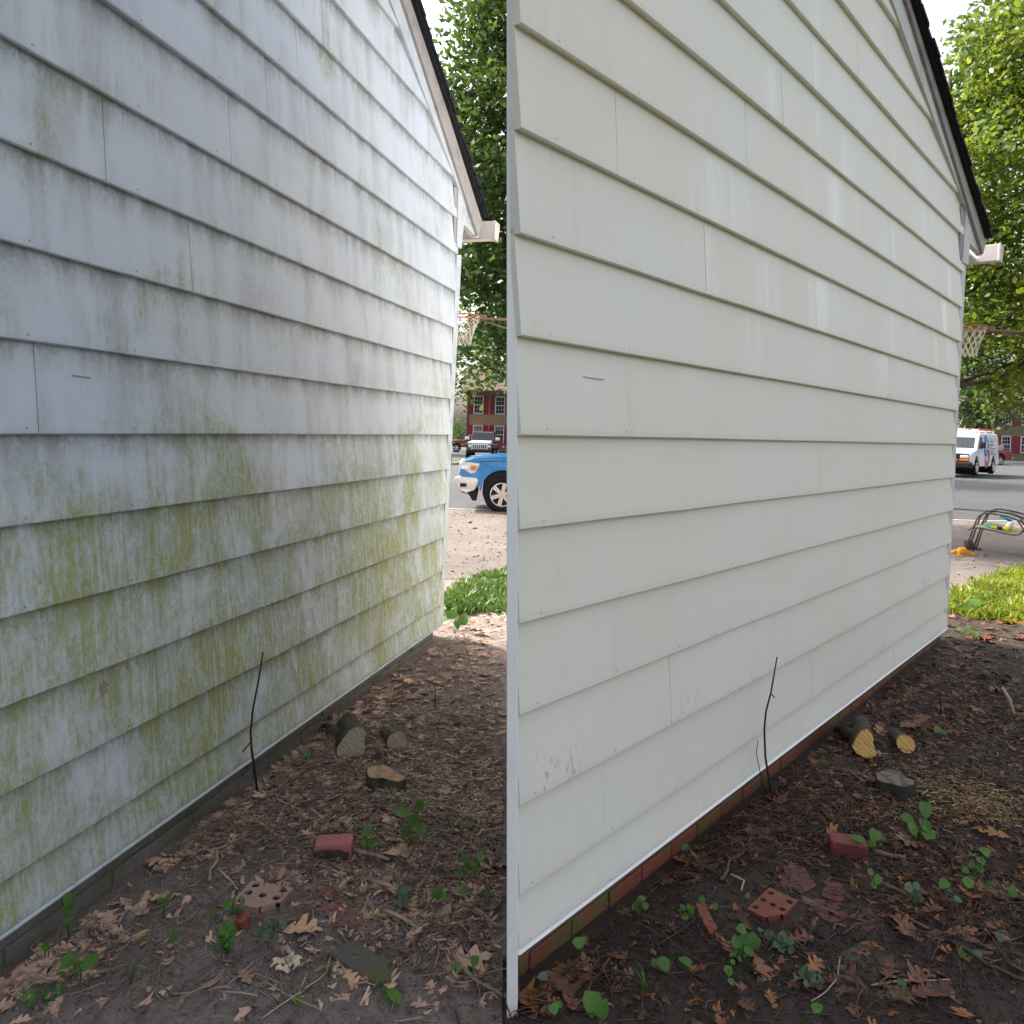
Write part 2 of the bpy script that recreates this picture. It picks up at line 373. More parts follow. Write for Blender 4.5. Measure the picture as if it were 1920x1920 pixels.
def cut_mat(name, c1, c2, sc=16):
    m = Mt(name, .75); v = m.coord(); w = m.n('ShaderNodeTexWave', {'Vector': m.n('ShaderNodeMapping', {'Vector': v, 'Rotation': (0, .85, .0)}).outputs[0], 'Scale': sc, 'Distortion': 7.0, 'Detail': 4, 'Detail Scale': 1.6}).outputs['Fac']
    n = m.noise(v, 45, 4, .7); c = m.mix(m.mr(w, .35, .75), c1, c2); c = m.mix(m.mr(n, .5, .8, 0, .5), c, tuple(x * .5 for x in c2)); m.set('Base Color', c); m.bump(w, .4, .004); return m.m
M['cut_dry'] = cut_mat('grey_tan_sawn_end', (.42, .345, .25), (.33, .265, .195))
M['cut_wet'] = cut_mat('fresh_orange_sawn_end', (.55, .33, .105), (.42, .235, .065))
M['stump_dry'] = cut_mat('brown_stump_top', (.40, .26, .15), (.30, .19, .115), 7)
M['stump_wet'] = cut_mat('grey_stump_top', (.175, .135, .11), (.10, .078, .065), 7)
M['stone'] = flat('pale_stone', (.42, .37, .33), .8, .2, var=.25, scale=40, bump=.3)
M['blue'] = flat('bright_blue_car_paint', (.003, .215, .520), .25, .5, var=.03, coat=1)
M['red'] = flat('faded_dark_red_car_paint', (.210, .012, .018), .35, .5, var=.08, coat=.5)
M['black_paint'] = flat('black_car_paint', (.012, .013, .018), .15, .6, var=.05, coat=1)
M['white_paint'] = flat('white_van_paint', (.78, .80, .82), .3, .5, var=.02, coat=.6)
M['chrome'] = flat('chrome', (.75, .74, .73), .12, .5, metal=1, var=.03)
M['rubber'] = flat('tyre_rubber', (.018, .018, .020), .8, .2)
M['black'] = flat('black_plastic', (.016, .016, .018), .55, .3)
M['glass'] = flat('dark_window_glass', (.015, .022, .028), .06, .6, var=.2, scale=2)
M['lens'] = flat('clear_headlamp_lens', (.70, .72, .74), .12, .6, var=.08, coat=1)
M['amber'] = flat('amber_lens', (.75, .20, .015), .25, .5)
M['ladder'] = flat('orange_ladder', (.62, .085, .040), .5)
M['logo_blue'] = flat('blue_logo', (.012, .19, .52), .4)
M['logo_red'] = flat('red_logo', (.52, .035, .06), .4)
M['logo_grey'] = flat('grey_print', (.22, .25, .28), .5)
M['tan'] = flat('tan_house_siding', (.33, .255, .165), .75, .2, var=.06, scale=2)
M['olive_tan'] = flat('olive_house_siding', (.20, .175, .115), .75, .2, var=.06, scale=2)
M['shutter'] = flat('red_shutter', (.23, .018, .030), .55)
M['house_trim'] = flat('white_window_frame', (.62, .60, .60), .5)
M['roof'] = flat('brown_roof', (.14, .105, .09), .9, .1, scale=20)
M['iron'] = flat('dark_bronze_chair_frame', (.060, .056, .050), .45, .4, var=.2)
M['sling'] = flat('olive_sling_fabric', (.30, .31, .16), .8, .2, scale=90)
M['teal'] = flat('teal_plastic', (.010, .21, .26), .35)
M['yellow'] = flat('yellow_plastic', (.62, .46, .015), .4)
M['white_pl'] = flat('white_plastic', (.72, .74, .74), .4)
M['clog'] = flat('yellow_orange_shoe', (.68, .30, .020), .5, var=.15, scale=25)
M['boot'] = flat('brown_boot', (.085, .055, .045), .7, var=.25, scale=20)
M['rim_orange'] = flat('rusty_orange_rim', (.40, .12, .055), .6, var=.3, scale=30)
M['net'] = flat('off_white_net_cord', (.60, .56, .46), .9, .1)
M['pole'] = flat('brown_weathered_pole', (.20, .13, .085), .8)
M['scratch'] = flat('grey_scratch', (.46, .46, .44), .7)

# ------------------------------------------------------------------ ground
def grid(x0, x1, y0, y1, st, keep, zf):
    xs = np.arange(x0, x1 + st, st); ys = np.arange(y0, y1 + st, st)
    X, Y = np.meshgrid(xs, ys); Z = zf(X, Y)
    V = np.stack([X, Y, Z], -1).reshape(-1, 3); nx = len(xs)
    i, j = np.meshgrid(np.arange(nx - 1), np.arange(len(ys) - 1)); a = (j * nx + i).ravel()
    Q = np.stack([a, a + 1, a + nx + 1, a + nx], -1)
    c = V[Q].mean(1); Q = Q[keep(c[:, 0], c[:, 1])]
    used = np.unique(Q); mp = np.zeros(len(V), int); mp[used] = np.arange(len(used))
    return V[used], mp[Q]
HC = {'L': np.array(at(814, 1195)[:2]), 'R': np.array(at(1765, 1195)[:2])}
HC = {'L': np.array([-.52924, 5.45169]), 'R': np.array([3.45610, 5.89399])}
HD = {'L': np.array([.25470, .96702]), 'R': np.array([.66826, .74392])}
HN = {k: np.array([d[1], -d[0]]) for k, d in HD.items()}
def wall_n(k, x, y): return (x - HC[k][0]) * HN[k][0] + (y - HC[k][1]) * HN[k][1]
def wall_u(k, x, y): return (x - HC[k][0]) * HD[k][0] + (y - HC[k][1]) * HD[k][1]
def in_yard(k, x, y, m=.03):
    x = np.asarray(x, float); y = np.asarray(y, float)
    if k == 'L':
        return ((wall_n('L', x, y) > m) | (wall_u('L', x, y) > .15)) & (x < .0)
    return ((wall_n('R', x, y) > m) | (wall_u('R', x, y) > .15)) & (x > .0)
zsoil = lambda X, Y: terrain(X, Y) + bumps(X, Y)
SOIL = {}
for k, nm, mt, (x0, x1) in (('L', 'yard_soil', 'soil_dry', (-3.0, 3.2)), ('R', 'wet_yard_soil', 'soil_wet', (.02, 7.6))):
    st = .02
    Vv, Q = grid(x0, x1, .4, 7.6, st, (lambda x, y: ((wall_n('L', x, y) > -.08) | (wall_u('L', x, y) > .0)) & ((x < .02) | ((wall_n('R', x, y) < -.04) & (wall_u('R', x, y) < 1.5)))) if k == 'L' else
                 (lambda x, y: ((wall_n('R', x, y) > -.08) | (wall_u('R', x, y) > .0))), zsoil)
    SOIL[k] = tag(lk(nm, raw(nm, Vv, Q, M[mt], smooth=True)), None, None, None, 'structure')
Vv, Q = grid(-160, 200, -40, 200, 4, lambda x, y: x == x, lambda X, Y: np.where(Y > 14, street_z(X, Y) - .12 - sstep(50, 70, Y) * .35, terrain(X, Y) - .12))
tag(lk('ground', raw('ground', Vv, Q, M['earth'], smooth=True)), None, None, None, 'structure')
def edge_y(x): return 17.5 - .05 * x
Vv, Q = grid(-70, 110, 15, 76, .5, lambda x, y: y > edge_y(x), lambda X, Y: street_z(X, np.maximum(Y, 17.2)))
tag(lk('street', raw('street', Vv, Q, M['asphalt'], smooth=True)), None, None, None, 'structure')
def drive_keep(x, y): return (y < edge_y(x) + .6)
Vv, Q = grid(-9, 16, 6.4, 18.5, .1, drive_keep, lambda X, Y: terrain(X, Y) - .024 + (vnoise(X * 3, Y * 3, 8) - .5) * .012 + sstep(7.2, 8.2, Y) * .022 - sstep(17.0, 17.6, Y + .05 * X) * .03)
tag(lk('driveway', raw('driveway', Vv, Q, M['drive'], smooth=True)), None, None, None, 'structure')
# kerb lip along the street's near edge and the grass island across it
b = MB()
for i in range(0, 56):
    xa, xb = -12 + i * .5, -11.52 + i * .5
    za, zb = street_z(xa, 17.5), street_z(xb, 17.5)
    ya, yb = edge_y(xa) - .02, edge_y(xb) - .02
    b.add([(xa, ya - .12, za - .1), (xb, yb - .12, zb - .1), (xb, yb, zb - .1), (xa, ya, za - .1),
           (xa, ya - .12, za + .012), (xb, yb - .12, zb + .012), (xb, yb, zb + .012), (xa, ya, za + .012)],
          [(0, 3, 2, 1), (4, 5, 6, 7), (0, 1, 5, 4), (1, 2, 6, 5), (2, 3, 7, 6), (3, 0, 4, 7)])
tag(b.build('kerb', M['kerb']), None, None, None, 'structure')
b = MB(); zi = street_z(-6, 43)
b.prism([(-14, 40.5), (-3.1, 40.5), (-2.7, 41.5), (-2.9, 47), (-14, 47)], lambda x, y: (x, y, street_z(x, y) - .05), lambda x, y: (x, y, street_z(x, y) + .13))
isl = tag(b.build('verge_kerb', M['kerb']), None, None, None, 'structure')
b = MB(); b.prism([(-14, 40.8), (-3.3, 40.8), (-2.95, 41.6), (-3.1, 46.8), (-14, 46.8)], lambda x, y: (x, y, street_z(x, y) + .10), lambda x, y: (x, y, street_z(x, y) + .15))
tag(b.build('grass_verge', M['earth']), None, None, None, 'structure')
# ------------------------------------------------------------------ the two sided houses
def plane_uz(k, px, py, n):
    a = np.array([*(HC[k] + HN[k] * n), 0]); nn = np.array([*HN[k], 0])
    v = ray(px, py); t = ((a - EYE) @ nn) / (v @ nn); X = EYE + t * v
    return float((X[:2] - HC[k]) @ HD[k]), float(X[2])
HANG = {'L': math.atan2(HD['L'][1], HD['L'][0]), 'R': math.atan2(HD['R'][1], HD['R'][0])}
def board(ub0, ub1, ut0, ut1, z0, z1, t0, t1, lip=True):
    """one lap board: thick rounded foot, thin head tucked under the board above; y is minus the outward normal"""
    def uu(z, a, b):
        f = (z - z0) / (z1 - z0); return a + (b - a) * f
    L = max(ub1, ut1) - min(ub0, ut0); ns = max(2, int(L / .45) + 1); vs = []; sd = z0 * 37
    for q in range(ns):
        f = q / (ns - 1); ub = ub0 + (ub1 - ub0) * f
        dz = float(vnoise(ub * 1.9, sd, 11) - .5) * .0045; dt = float(vnoise(ub * 1.3, sd + 5, 12) - .5) * .006     # real boards wander a little
        for y, z in ((0.0, z0 + .004 + dz), (-t0 + .004 + dt, z0 + dz), (-t0 + dt, z0 + .004 + dz), (-t0 * .985 + dt, z0 + .02 + dz), (-t1, z1 + .018), (0.0, z1 + .018)):
            a_, b_ = uu(z, ub0, ut0), uu(z, ub1, ut1); vs.append((a_ + (b_ - a_) * f, y, z))
    n = 6; k = (ns - 1) * n
    fs = [tuple(range(n)), tuple(k + i for i in range(n - 1, -1, -1))] + [(q * n + i, q * n + (i + 1) % n, (q + 1) * n + (i + 1) % n, (q + 1) * n + i) for q in range(ns - 1) for i in range(n)]
    me = bpy.data.meshes.new('siding_board'); me.from_pydata(vs, [], fs)
    b = bmesh.new(); b.from_mesh(me); bmesh.ops.recalc_face_normals(b, faces=b.faces); b.to_mesh(me); b.free()
    w = me.uv_layers.new(name='wall'); r = me.uv_layers.new(name='board')
    for lp in me.loops:
        c = me.vertices[lp.vertex_index].co
        w.data[lp.index].uv = (c.x, c.z); r.data[lp.index].uv = (c.x, min(1, max(0, (c.z - z0) / (z1 - z0))))
    return me
def courses(k, root, zs, ends, near, joints, rake, mat, t0):
    """ends(z)= far end, near(z)= near end; rake=(u,z,slope) far rake line, boards above it are cut along it"""
    for i in range(len(zs) - 1):
        z0, z1 = zs[i], zs[i + 1]
        e0, e1 = ends(z0), ends(z1)
        r0 = rake[0] - (z0 - rake[1]) / rake[2]; r1 = rake[0] - (z1 - rake[1]) / rake[2]
        b1, t1 = min(e0, r0), min(e1, r1)
        n0, n1 = near(z0), near(z1)
        js = sorted(j for j in joints.get(i, []) if n0 + .2 < j < min(b1, t1) - .1)
        cuts0 = [n0] + js + [b1]; cuts1 = [n1] + js + [t1]
        for q in range(len(cuts0) - 1):
            g0 = .0016 if q else 0; g1 = .0016 if q < len(cuts0) - 2 else 0
            if cuts0[q + 1] - cuts0[q] < .05 or cuts1[q + 1] - cuts1[q] < -.3: continue
            top1 = max(cuts1[q + 1] - g1, cuts1[q] + g0 + .02)
            jit = (hash2(i, q, 3) - .5) * .002
            o = lk('siding_board', board(cuts0[q] + g0, cuts0[q + 1] - g1, cuts1[q] + g0, top1, z0, z1, t0 + jit, .010), root)
            o.data.materials.append(mat)
def steps(first, top, d): 
    out = list(first)
    while out[-1] < top: out.append(out[-1] + d)
    return out
def poly_uz(k, pxs, n): return [plane_uz(k, x, y, n) for x, y in pxs]
def slab(root, name, mat, poly, n0, n1, label=None, bevel=.003):
    b = MB(); b.prism(poly, lambda u, z: (u, -n1, z), lambda u, z: (u, -n0, z))
    o = b.build(name, mat, root, bevel=bevel)
    if label: o['label'] = label
    return o
def ext(p, q, u):            # point at u on the line p-q
    s = (q[1] - p[1]) / (q[0] - p[0]); return (u, p[1] + (u - p[0]) * s)
def rake_set(k, root, P, uridge, s, trim_m, dark_m):
    n1, n2, n3 = .045, .065, .095
    low = [plane_uz(k, *p, n1) for p in P['low']]; mid = [plane_uz(k, *p, n1) for p in P['mid']]
    tr0 = [plane_uz(k, *p, n2) for p in P['mid']]; tr1 = [plane_uz(k, *p, n2) for p in P['trim']]
    sh = [plane_uz(k, *p, n3) for p in P['sh']]
    ln = lambda p: (uridge, p[1] + (p[0] - uridge) * s)
    dk = [plane_uz(k, *p, .012) for p in P['dark']]
    lo0 = [plane_uz(k, *p, .012) for p in P['low']]
    slab(root, 'frieze_board', dark_m, [ln(dk[0]), dk[0], dk[1], lo0[1], lo0[0], ln(lo0[0])], .0, .012)
    slab(root, 'rake_board', trim_m, [ln(low[0]), low[0], low[1], mid[1], mid[0], ln(mid[0])], .013, n1)
    slab(root, 'rake_moulding', dark_m, [ln(tr0[0]), tr0[0], tr0[1], tr1[1], tr1[0], ln(tr1[0])], .013, n2)
    return sh, ln(sh[0])
def foundation(root, ub, ua, mat, L, mort, kname):
    b = MB(); b.box(ua, ub - .008, .012, .028, -.25, .070); o = b.build('mortar_bed', mort, root)
    for r, (z0, z1) in enumerate(((-.10, .006), (.014, .076))):
        u = ub - (0 if r else L * .5)
        if not r:
            b = MB(); b.box(ub - L * .5 + .004, ub, .002, .030, z0, z1); b.build(kname, mat, root, bevel=.004)
        while u > ua:
            dy = (hash2(u * 10, r, 2) - .5) * .006
            b = MB(); b.box(max(ua, u - L + .008), u, .004 + dy, .030, z0, z1); b.build(kname, mat, root, bevel=.004); u -= L
def gutter_set(k, root, P, y0, y1, soff):
    gl, zb, ln_, hh = P['gutter']; w = .125; zt = zb + hh; gr = gl + w      # the gutter runs past the rake towards the yard
    prof = [(gl, zt), (gl, zb), (gl + w * .72, zb), (gl + w * .86, zb + .05), (gr, zt - .03), (gr, zt)]
    b = MB(); b.prism(prof, lambda u, z: (u, -ln_, z), lambda u, z: (u, y1, z)); o = b.build('gutter', M['gutter'], root, bevel=.004)
    b = MB(); b.prism([(gl - .006, zt + .004), (gl - .006, zb - .005), (gl + w * .74, zb - .005), (gr + .008, zt - .03), (gr + .008, zt + .004)], lambda u, z: (u, -ln_ - .012, z), lambda u, z: (u, -ln_ + .006, z)); b.build('end_cap', M['gutter'], o, bevel=.003)
    b = MB(); b.box(.02, gl - .004, .06, y1, zb + .01, zb + .03); b.build('soffit', soff, root)
    return gl, zb

# --- left: mildewed house
HL = empty('mildewed_house', (*HC['L'], 0), 'house with green mildew and grey streaks all over its lap siding', 'house', None, HANG['L'])
zL = steps([.089, .236, .485, .732, .982, 1.235, 1.492, 1.755, 2.017, 2.287, 2.56, 2.843, 3.10], 5.5, .268)
endL = lambda z: .052 + .046 * z
sL = .535
dkL = [plane_uz('L', *p, .012) for p in ((732, 19), (852, 347))]
rakeL = (dkL[1][0] - .005, dkL[1][1], (dkL[0][1] - dkL[1][1]) / (dkL[1][0] - dkL[0][0]))
JL = {1: [-1.93], 2: [-2.897], 5: [-1.907], 6: [-3.408], 8: [-2.763], 9: [-3.174], 10: [-2.545], 11: [-2.307], 12: [-2.073], 13: [-1.86]}
for i in range(20): JL.setdefault(i, []); JL[i] += [-5.2 - .37 * ((i * 5) % 7) / 3, ]
courses('L', HL, zL, endL, lambda z: -7.75 + max(0, z - 3.4) / sL, JL, rakeL, M['dirty'], .036)
b = MB(); b.prism([(-7.8, .0845), (.14, .0845), (.26, 3.3), (.1, 3.42), (-3.85, 5.50), (-7.8, 3.4)], lambda u, z: (u, -.0, z), lambda u, z: (u, .12, z)); b.build('sheathing', M['sheath'], HL)
b = MB(); b.box(.02, .15, .121, 7.0, -.2, 3.2); b.box(-7.8, -7.7, .121, 7.0, -.2, 3.3); b.box(-7.7, .02, 6.9, 7.0, -.2, 3.3); b.build('rear_wall', M['trim_dirty'], HL)
PL = dict(dark=[(732, 19), (852, 347)], low=[(739, 19), (860, 352)], mid=[(762, 19), (897, 443)], trim=[(780, 19), (905, 417)], sh=[(790, 19), (914, 403)], gutter=(.80, 3.11, .125, .145))
sh, shr = rake_set('L', HL, PL, -3.85, sL, M['trim_dirty'], M['trim_dark'])
corner = poly_uz('L', [(857, 478), (866, 478), (830, 1172), (824, 1172)], .022)
slab(HL, 'corner_board', M['trim_dirty'], corner, .001, .022)
cg = poly_uz('L', [(852, 470), (857, 470), (824, 1176), (818, 1172)], .006)
slab(HL, 'corner_backing', M['trim_dark'], cg, .001, .006)
slab(HL, 'eave_return', M['trim_dirty'], poly_uz('L', [(860, 352), (857, 463), (866, 466), (870, 421), (896, 446), (899, 441)], .040), .001, .040)
slab(HL, 'return_edge', M['trim_dark'], poly_uz('L', [(852, 350), (860, 352), (857, 463), (852, 458)], .030), .001, .030)
foundation(HL, -.02, -6.0, M['block'], .405, M['mortar'], 'brick')
b = MB(); b.prism([(-7.7, .078), (.045, .078), (.045, .0885), (-7.7, .0885)], lambda u, z: (u, -.044, z), lambda u, z: (u, .0, z)); b.build('drip_edge', M['trim_dirty'], HL, bevel=.004)
gutter_set('L', HL, PL, .03, 7.0, M['trim_dark'])

# --- right: washed house; it narrows behind its siding wall to a side wall that runs straight back
HR = empty('washed_house', (*HC['R'], 0), 'house with freshly washed off-white lap siding above a red brick base', 'house', None, HANG['R'])
zR = steps([.079, .238, .495, .755, 1.012, 1.274, 1.534, 1.800, 2.070, 2.343, 2.612, 2.888, 3.160], 5.3, .270)
sR = .345
dkR = [plane_uz('R', *p, .012) for p in ((1673, 19), (1800, 376))]
rakeR = (dkR[1][0] - .005, dkR[1][1], (dkR[0][1] - dkR[1][1]) / (dkR[1][0] - dkR[0][0]))
nearR = lambda z: -5.083 - (z - .079) * .0468 - .026 + max(0, z - 3.38) / .345
JR = {0: [-1.42], 1: [-2.89], 2: [-4.30], 5: [-2.89], 6: [-5.07], 8: [-4.16], 9: [-4.758], 10: [-3.864], 11: [-3.53], 12: [-3.21], 13: [-2.6]}
courses('R', HR, zR, lambda z: .036 + .004 * z, nearR, JR, rakeR, M['clean'], .033)
UR = -2.56                                   # ridge of the washed house
zpk = rakeR[1] + (rakeR[0] - UR) * sR; znear = zpk - (UR + 5.25) * sR
b = MB(); b.prism([(-5.07, .080), (.10, .080), (.12, 3.3), (rakeR[0], 3.42), (UR, zpk), (-5.20, znear)], lambda u, z: (u, -.0, z), lambda u, z: (u, .006, z)); b.build('sheathing', M['sheath'], HR)
def to_local(k, x, y): return wall_u(k, x, y), -wall_n(k, x, y)
# walls behind: a short side wall straight back from the near corner, the back, the far side
A = to_local('R', .13, 2.42); Bk = to_local('R', .15, 3.5); Ck = (.0, 2.0)
b = MB()
def wall_run(b, p, q, t, z0, z1a, z1b):
    d = Vector((q[0] - p[0], q[1] - p[1])).normalized(); n = Vector((-d.y, d.x)) * t
    c = [(p[0], p[1]), (q[0], q[1]), (q[0] + n.x, q[1] + n.y), (p[0] + n.x, p[1] + n.y)]
    b.add([(x, y, z0) for x, y in c] + [(c[0][0], c[0][1], z1a), (c[1][0], c[1][1], z1b), (c[2][0], c[2][1], z1b), (c[3][0], c[3][1], z1a)],
          [(0, 3, 2, 1), (4, 5, 6, 7), (0, 1, 5, 4), (1, 2, 6, 5), (2, 3, 7, 6), (3, 0, 4, 7)])
def zr(u): return (zpk - (u - UR) * sR if u > UR else zpk - (UR - u) * sR) + .02
wall_run(b, A, Bk, -.06, -.2, zr(A[0]), zr(Bk[0]))
fr = (UR - Bk[0]) / (0 - Bk[0]); Mk = (UR, Bk[1] + (Ck[1] - Bk[1]) * fr)
wall_run(b, Bk, Mk, -.1, -.3, zr(Bk[0]), zr(UR)); wall_run(b, Mk, Ck, -.1, -.3, zr(UR), zr(0)); wall_run(b, (.0, 2.0), (.0, .02), -.1, -.3, 3.3, 3.3)
b.build('rear_wall', M['trim_clean'], HR)
PR = dict(dark=[(1673, 19), (1800, 376)], low=[(1680, 19), (1811, 389)], mid=[(1706, 19), (1844, 476)], trim=[(1721, 19), (1851, 446)], sh=[(1729, 19), (1857, 441)], gutter=(.985, 3.15, .105, .145))
shR, shrR = rake_set('R', HR, PR, UR, sR, M['trim_clean'], M['trim_dark'])
slab(HR, 'corner_trim', M['trim_clean'], poly_uz('R', [(1804, 490), (1812, 490), (1776, 1178), (1770, 1178)], .020), .001, .020)
slab(HR, 'corner_backing', M['trim_dark'], poly_uz('R', [(1798, 485), (1804, 485), (1770, 1180), (1764, 1176)], .006), .001, .006)
slab(HR, 'eave_return', M['trim_clean'], poly_uz('R', [(1812, 389), (1806, 492), (1816, 497), (1819, 456), (1841, 479), (1845, 474)], .040), .001, .040)
slab(HR, 'return_edge', M['trim_dark'], poly_uz('R', [(1802, 386), (1812, 389), (1806, 492), (1801, 487)], .030), .001, .030)
foundation(HR, .0, -5.06, M['fbrick'], .205, M['mortar'], 'brick')
b = MB(); b.prism([(-5.12, .070), (.03, .070), (.03, .0775), (-5.12, .0775)], lambda u, z: (u, -.041, z), lambda u, z: (u, .0, z)); b.build('drip_edge', M['white_post'], HR, bevel=.004)
gutter_set('R', HR, PR, .03, 2.0, M['trim_clean'])
# tall white board at the near corner of the washed house, a touch out of plumb
c0 = np.array(at(950, 1816)[:2]); d0 = 2.015
def cpt(px, z, d):
    py = 960.
    for _ in range(12):
        p = deep(px, py, d); py += (p[2] - z) * F / d
    return deep(px, py, d)
b = MB()
q = [cpt(px, z, d) for z in (-.06, znear + .02) for px, d in ((950, d0), (970, d0), (971, d0 + .045), (961, d0 + .32))]
loc = []
for p in q:
    u, y = to_local('R', p[0], p[1]); loc.append((u, y, p[2]))
b.add(loc, [(0, 3, 2, 1), (4, 5, 6, 7), (0, 1, 5, 4), (1, 2, 6, 5), (2, 3, 7, 6), (3, 0, 4, 7)])
o = b.build('corner_board', M['white_post'], HR, bevel=.002); o['label'] = 'tall white board at the near corner'

# --- roofs with a ragged black shingle edge; every shingle row is a slab of its own
def roof(root, sh0, sh1, s, uridge, eave_u, yfun0, y1fun, thick, two, ulow=None):
    p0 = sh1; ang = math.atan(s); r = None
    b = MB(); zt = lambda u: sh1[1] + (sh1[0] - u) * s
    def deck(b, ua, ub, zf, dz):
        ya0, ya1, yb0, yb1 = yfun0(ua), y1fun(ua), yfun0(ub), y1fun(ub)
        b.add([(ua, ya0, zf(ua) - dz), (ub, yb0, zf(ub) - dz), (ub, yb1, zf(ub) - dz), (ua, ya1, zf(ua) - dz),
               (ua, ya0, zf(ua) - dz + .02), (ub, yb0, zf(ub) - dz + .02), (ub, yb1, zf(ub) - dz + .02), (ua, ya1, zf(ua) - dz + .02)],
              [(0, 3, 2, 1), (4, 5, 6, 7), (0, 1, 5, 4), (1, 2, 6, 5), (2, 3, 7, 6), (3, 0, 4, 7)])
    deck(b, uridge, eave_u - .03, zt, thick)
    if two: deck(b, ulow if ulow else 2 * uridge - eave_u, uridge, lambda u: zt(2 * uridge - u), thick)
    r = b.build('roof', M['shingle'], root)
    st = .14 * cos(ang); u = eave_u; i = 0
    while u > uridge + .02:
        ua = max(uridge, u - st * 1.25); j = (hash2(i, 1, 5) - .5) * .016
        y0a, y0b = yfun0(ua) - .018 + j, yfun0(u) - .018 + j
        z0, z1 = zt(u), zt(ua) - .012
        b = MB(); b.add([(u, y0b, z0 - thick + .0215), (u, y1fun(u), z0 - thick + .0215), (ua, y1fun(ua), z1 - thick + .0205), (ua, y0a, z1 - thick + .0205),
                         (u, y0b, z0), (u, y1fun(u), z0), (ua, y1fun(ua), z1), (ua, y0a, z1)],
                        [(0, 3, 2, 1), (4, 5, 6, 7), (0, 1, 5, 4), (1, 2, 6, 5), (2, 3, 7, 6), (3, 0, 4, 7)])
        b.build('shingle', M['shingle'], r); u -= st; i += 1
    return r
roof(HL, sh, sh[1], (sh[0][1] - sh[1][1]) / (sh[1][0] - sh[0][0]), -3.85, sh[1][0], lambda u: -.095, lambda u: 7.2, .045, True)
yb = lambda u: Bk[1] + (Ck[1] - Bk[1]) * (u - Bk[0]) / (0 - Bk[0]) + .05
roof(HR, shR, shR[1], (shR[0][1] - shR[1][1]) / (shR[1][0] - shR[0][0]), UR, shR[1][0], lambda u: -.095, lambda u: max(.02, yb(max(u, -5.2))) if u < 0 else 2.05, .045, True, -5.27)
# small marks on the two walls
def on_wall(k, root, name, px, py, mat, pts, n=.034, label=None):
    u, z = plane_uz(k, px, py, n); b = MB()
    b.prism(pts, lambda a, c: (u + a, -n - .0035, z + c), lambda a, c: (u + a, -n + .006, z + c)); o = b.build(name, mat, root)
    if label: o['label'] = label
on_wall('L', HL, 'scratch', 153, 705, M['scratch'], [(-.035, 0), (.035, -.003), (.035, -.001), (-.035, .001)], .0225)
on_wall('R', HR, 'scratch', 1112, 709, M['scratch'], [(-.05, .001), (.055, -.001), (.055, .0006), (-.05, .002)], .0205)
# ------------------------------------------------------------------ trees
def foliage(name, parent, mat, clumps, per, leaf, spread, seed, loc=(0, 0, 0), flatten=.7):
    g = np.random.default_rng(seed)
    C = np.asarray(clumps, float); n = len(C) * per
    ctr = np.repeat(C, per, 0) + g.normal(0, 1, (n, 3)) * np.array([spread, spread, spread * flatten])
    tone = np.clip(np.repeat(g.uniform(.15, .8, len(C)), per) + g.normal(0, .2, n), 0, 1)
    d = g.normal(0, 1, (n, 3)); d[:, 2] *= .55; d /= np.linalg.norm(d, axis=1, keepdims=True)
    q = g.normal(0, 1, (n, 3)); w = np.cross(d, q); w /= np.linalg.norm(w, axis=1, keepdims=True)
    nn = np.cross(w, d); s = leaf * g.uniform(.65, 1.3, (n, 1))
    V = np.stack([ctr, ctr + d * s * .55 + w * s * .33 + nn * s * .1, ctr + d * s * 1.15, ctr + d * s * .55 - w * s * .33 + nn * s * .1], 1).reshape(-1, 3)
    return lk(name, raw(name, V, np.arange(n * 4).reshape(-1, 4), mat, np.repeat(tone, 4)), parent, loc)
def tree(name, x, y, h, rx, ry, zb, seed, label, mat, leaf=.10, nclump=170, per=190, spread=.42, trunk=.22, lean=(0, 0), cat='tree', group=None, bark=True, cx=0.0, limit=None):
    g = np.random.default_rng(seed); z0 = float(terrain(x, y)) if y < 17 else street_z(x, y)
    t = empty(name, (x, y, z0 - .05), label, cat, group)
    cl = []; hc = (zb + h) / 2; hh = (h - zb) / 2
    while len(cl) < nclump:
        p = g.uniform(-1, 1, 3); r = np.linalg.norm(p)
        if r > 1 or (r < .45 and g.random() < .75): continue
        taper = 1 - .35 * max(0, p[2])
        q = (p[0] * rx * taper + cx, p[1] * ry * taper, hc + p[2] * hh)
        if limit and not limit(q[0] + x, q[1] + y, q[2] + z0): continue
        cl.append(q)
    foliage('crown', t, mat, cl, per, leaf, spread, seed + 1)
    b = MB(); pts = [(lean[0] * k / 6 + (hash2(k, seed, 1) - .5) * .12, lean[1] * k / 6, h * .8 * k / 6) for k in range(7)]
    b.tube(pts, [trunk * (1.25 if k == 0 else 1 - .8 * k / 6) for k in range(7)], 9)
    tr = b.build('trunk', M['bark'], t, smooth=True)
    for i in range(16):
        c = cl[int(g.integers(len(cl)))]; zz = min(c[2] - .2, h * .7) * .75 + .2; f = max(0, min(1, zz / (h * .8)))
        p0 = Vector((lean[0] * f, lean[1] * f, max(.6, zz))); p1 = Vector(c); mdp = p0.lerp(p1, .5) + Vector((0, 0, -.25)) + Vector(g.normal(0, .15, 3))
        b = MB(); b.tube([p0, mdp, p1], [trunk * .38, trunk * .22, .018], 6); b.build('limb', M['bark'], t, smooth=True)
    return t
tree('oak_tree', .55, 19.5, 14.5, 2.7, 3.2, 2.75, 21, 'leafy green oak above the blue pickup truck', M['tree_leaf'], leaf=.165, nclump=400, per=95, spread=.36,
     cx=-.6, limit=lambda x, y, z: x > -2.7 + sstep(9.0, 13.0, z) * 1.35)
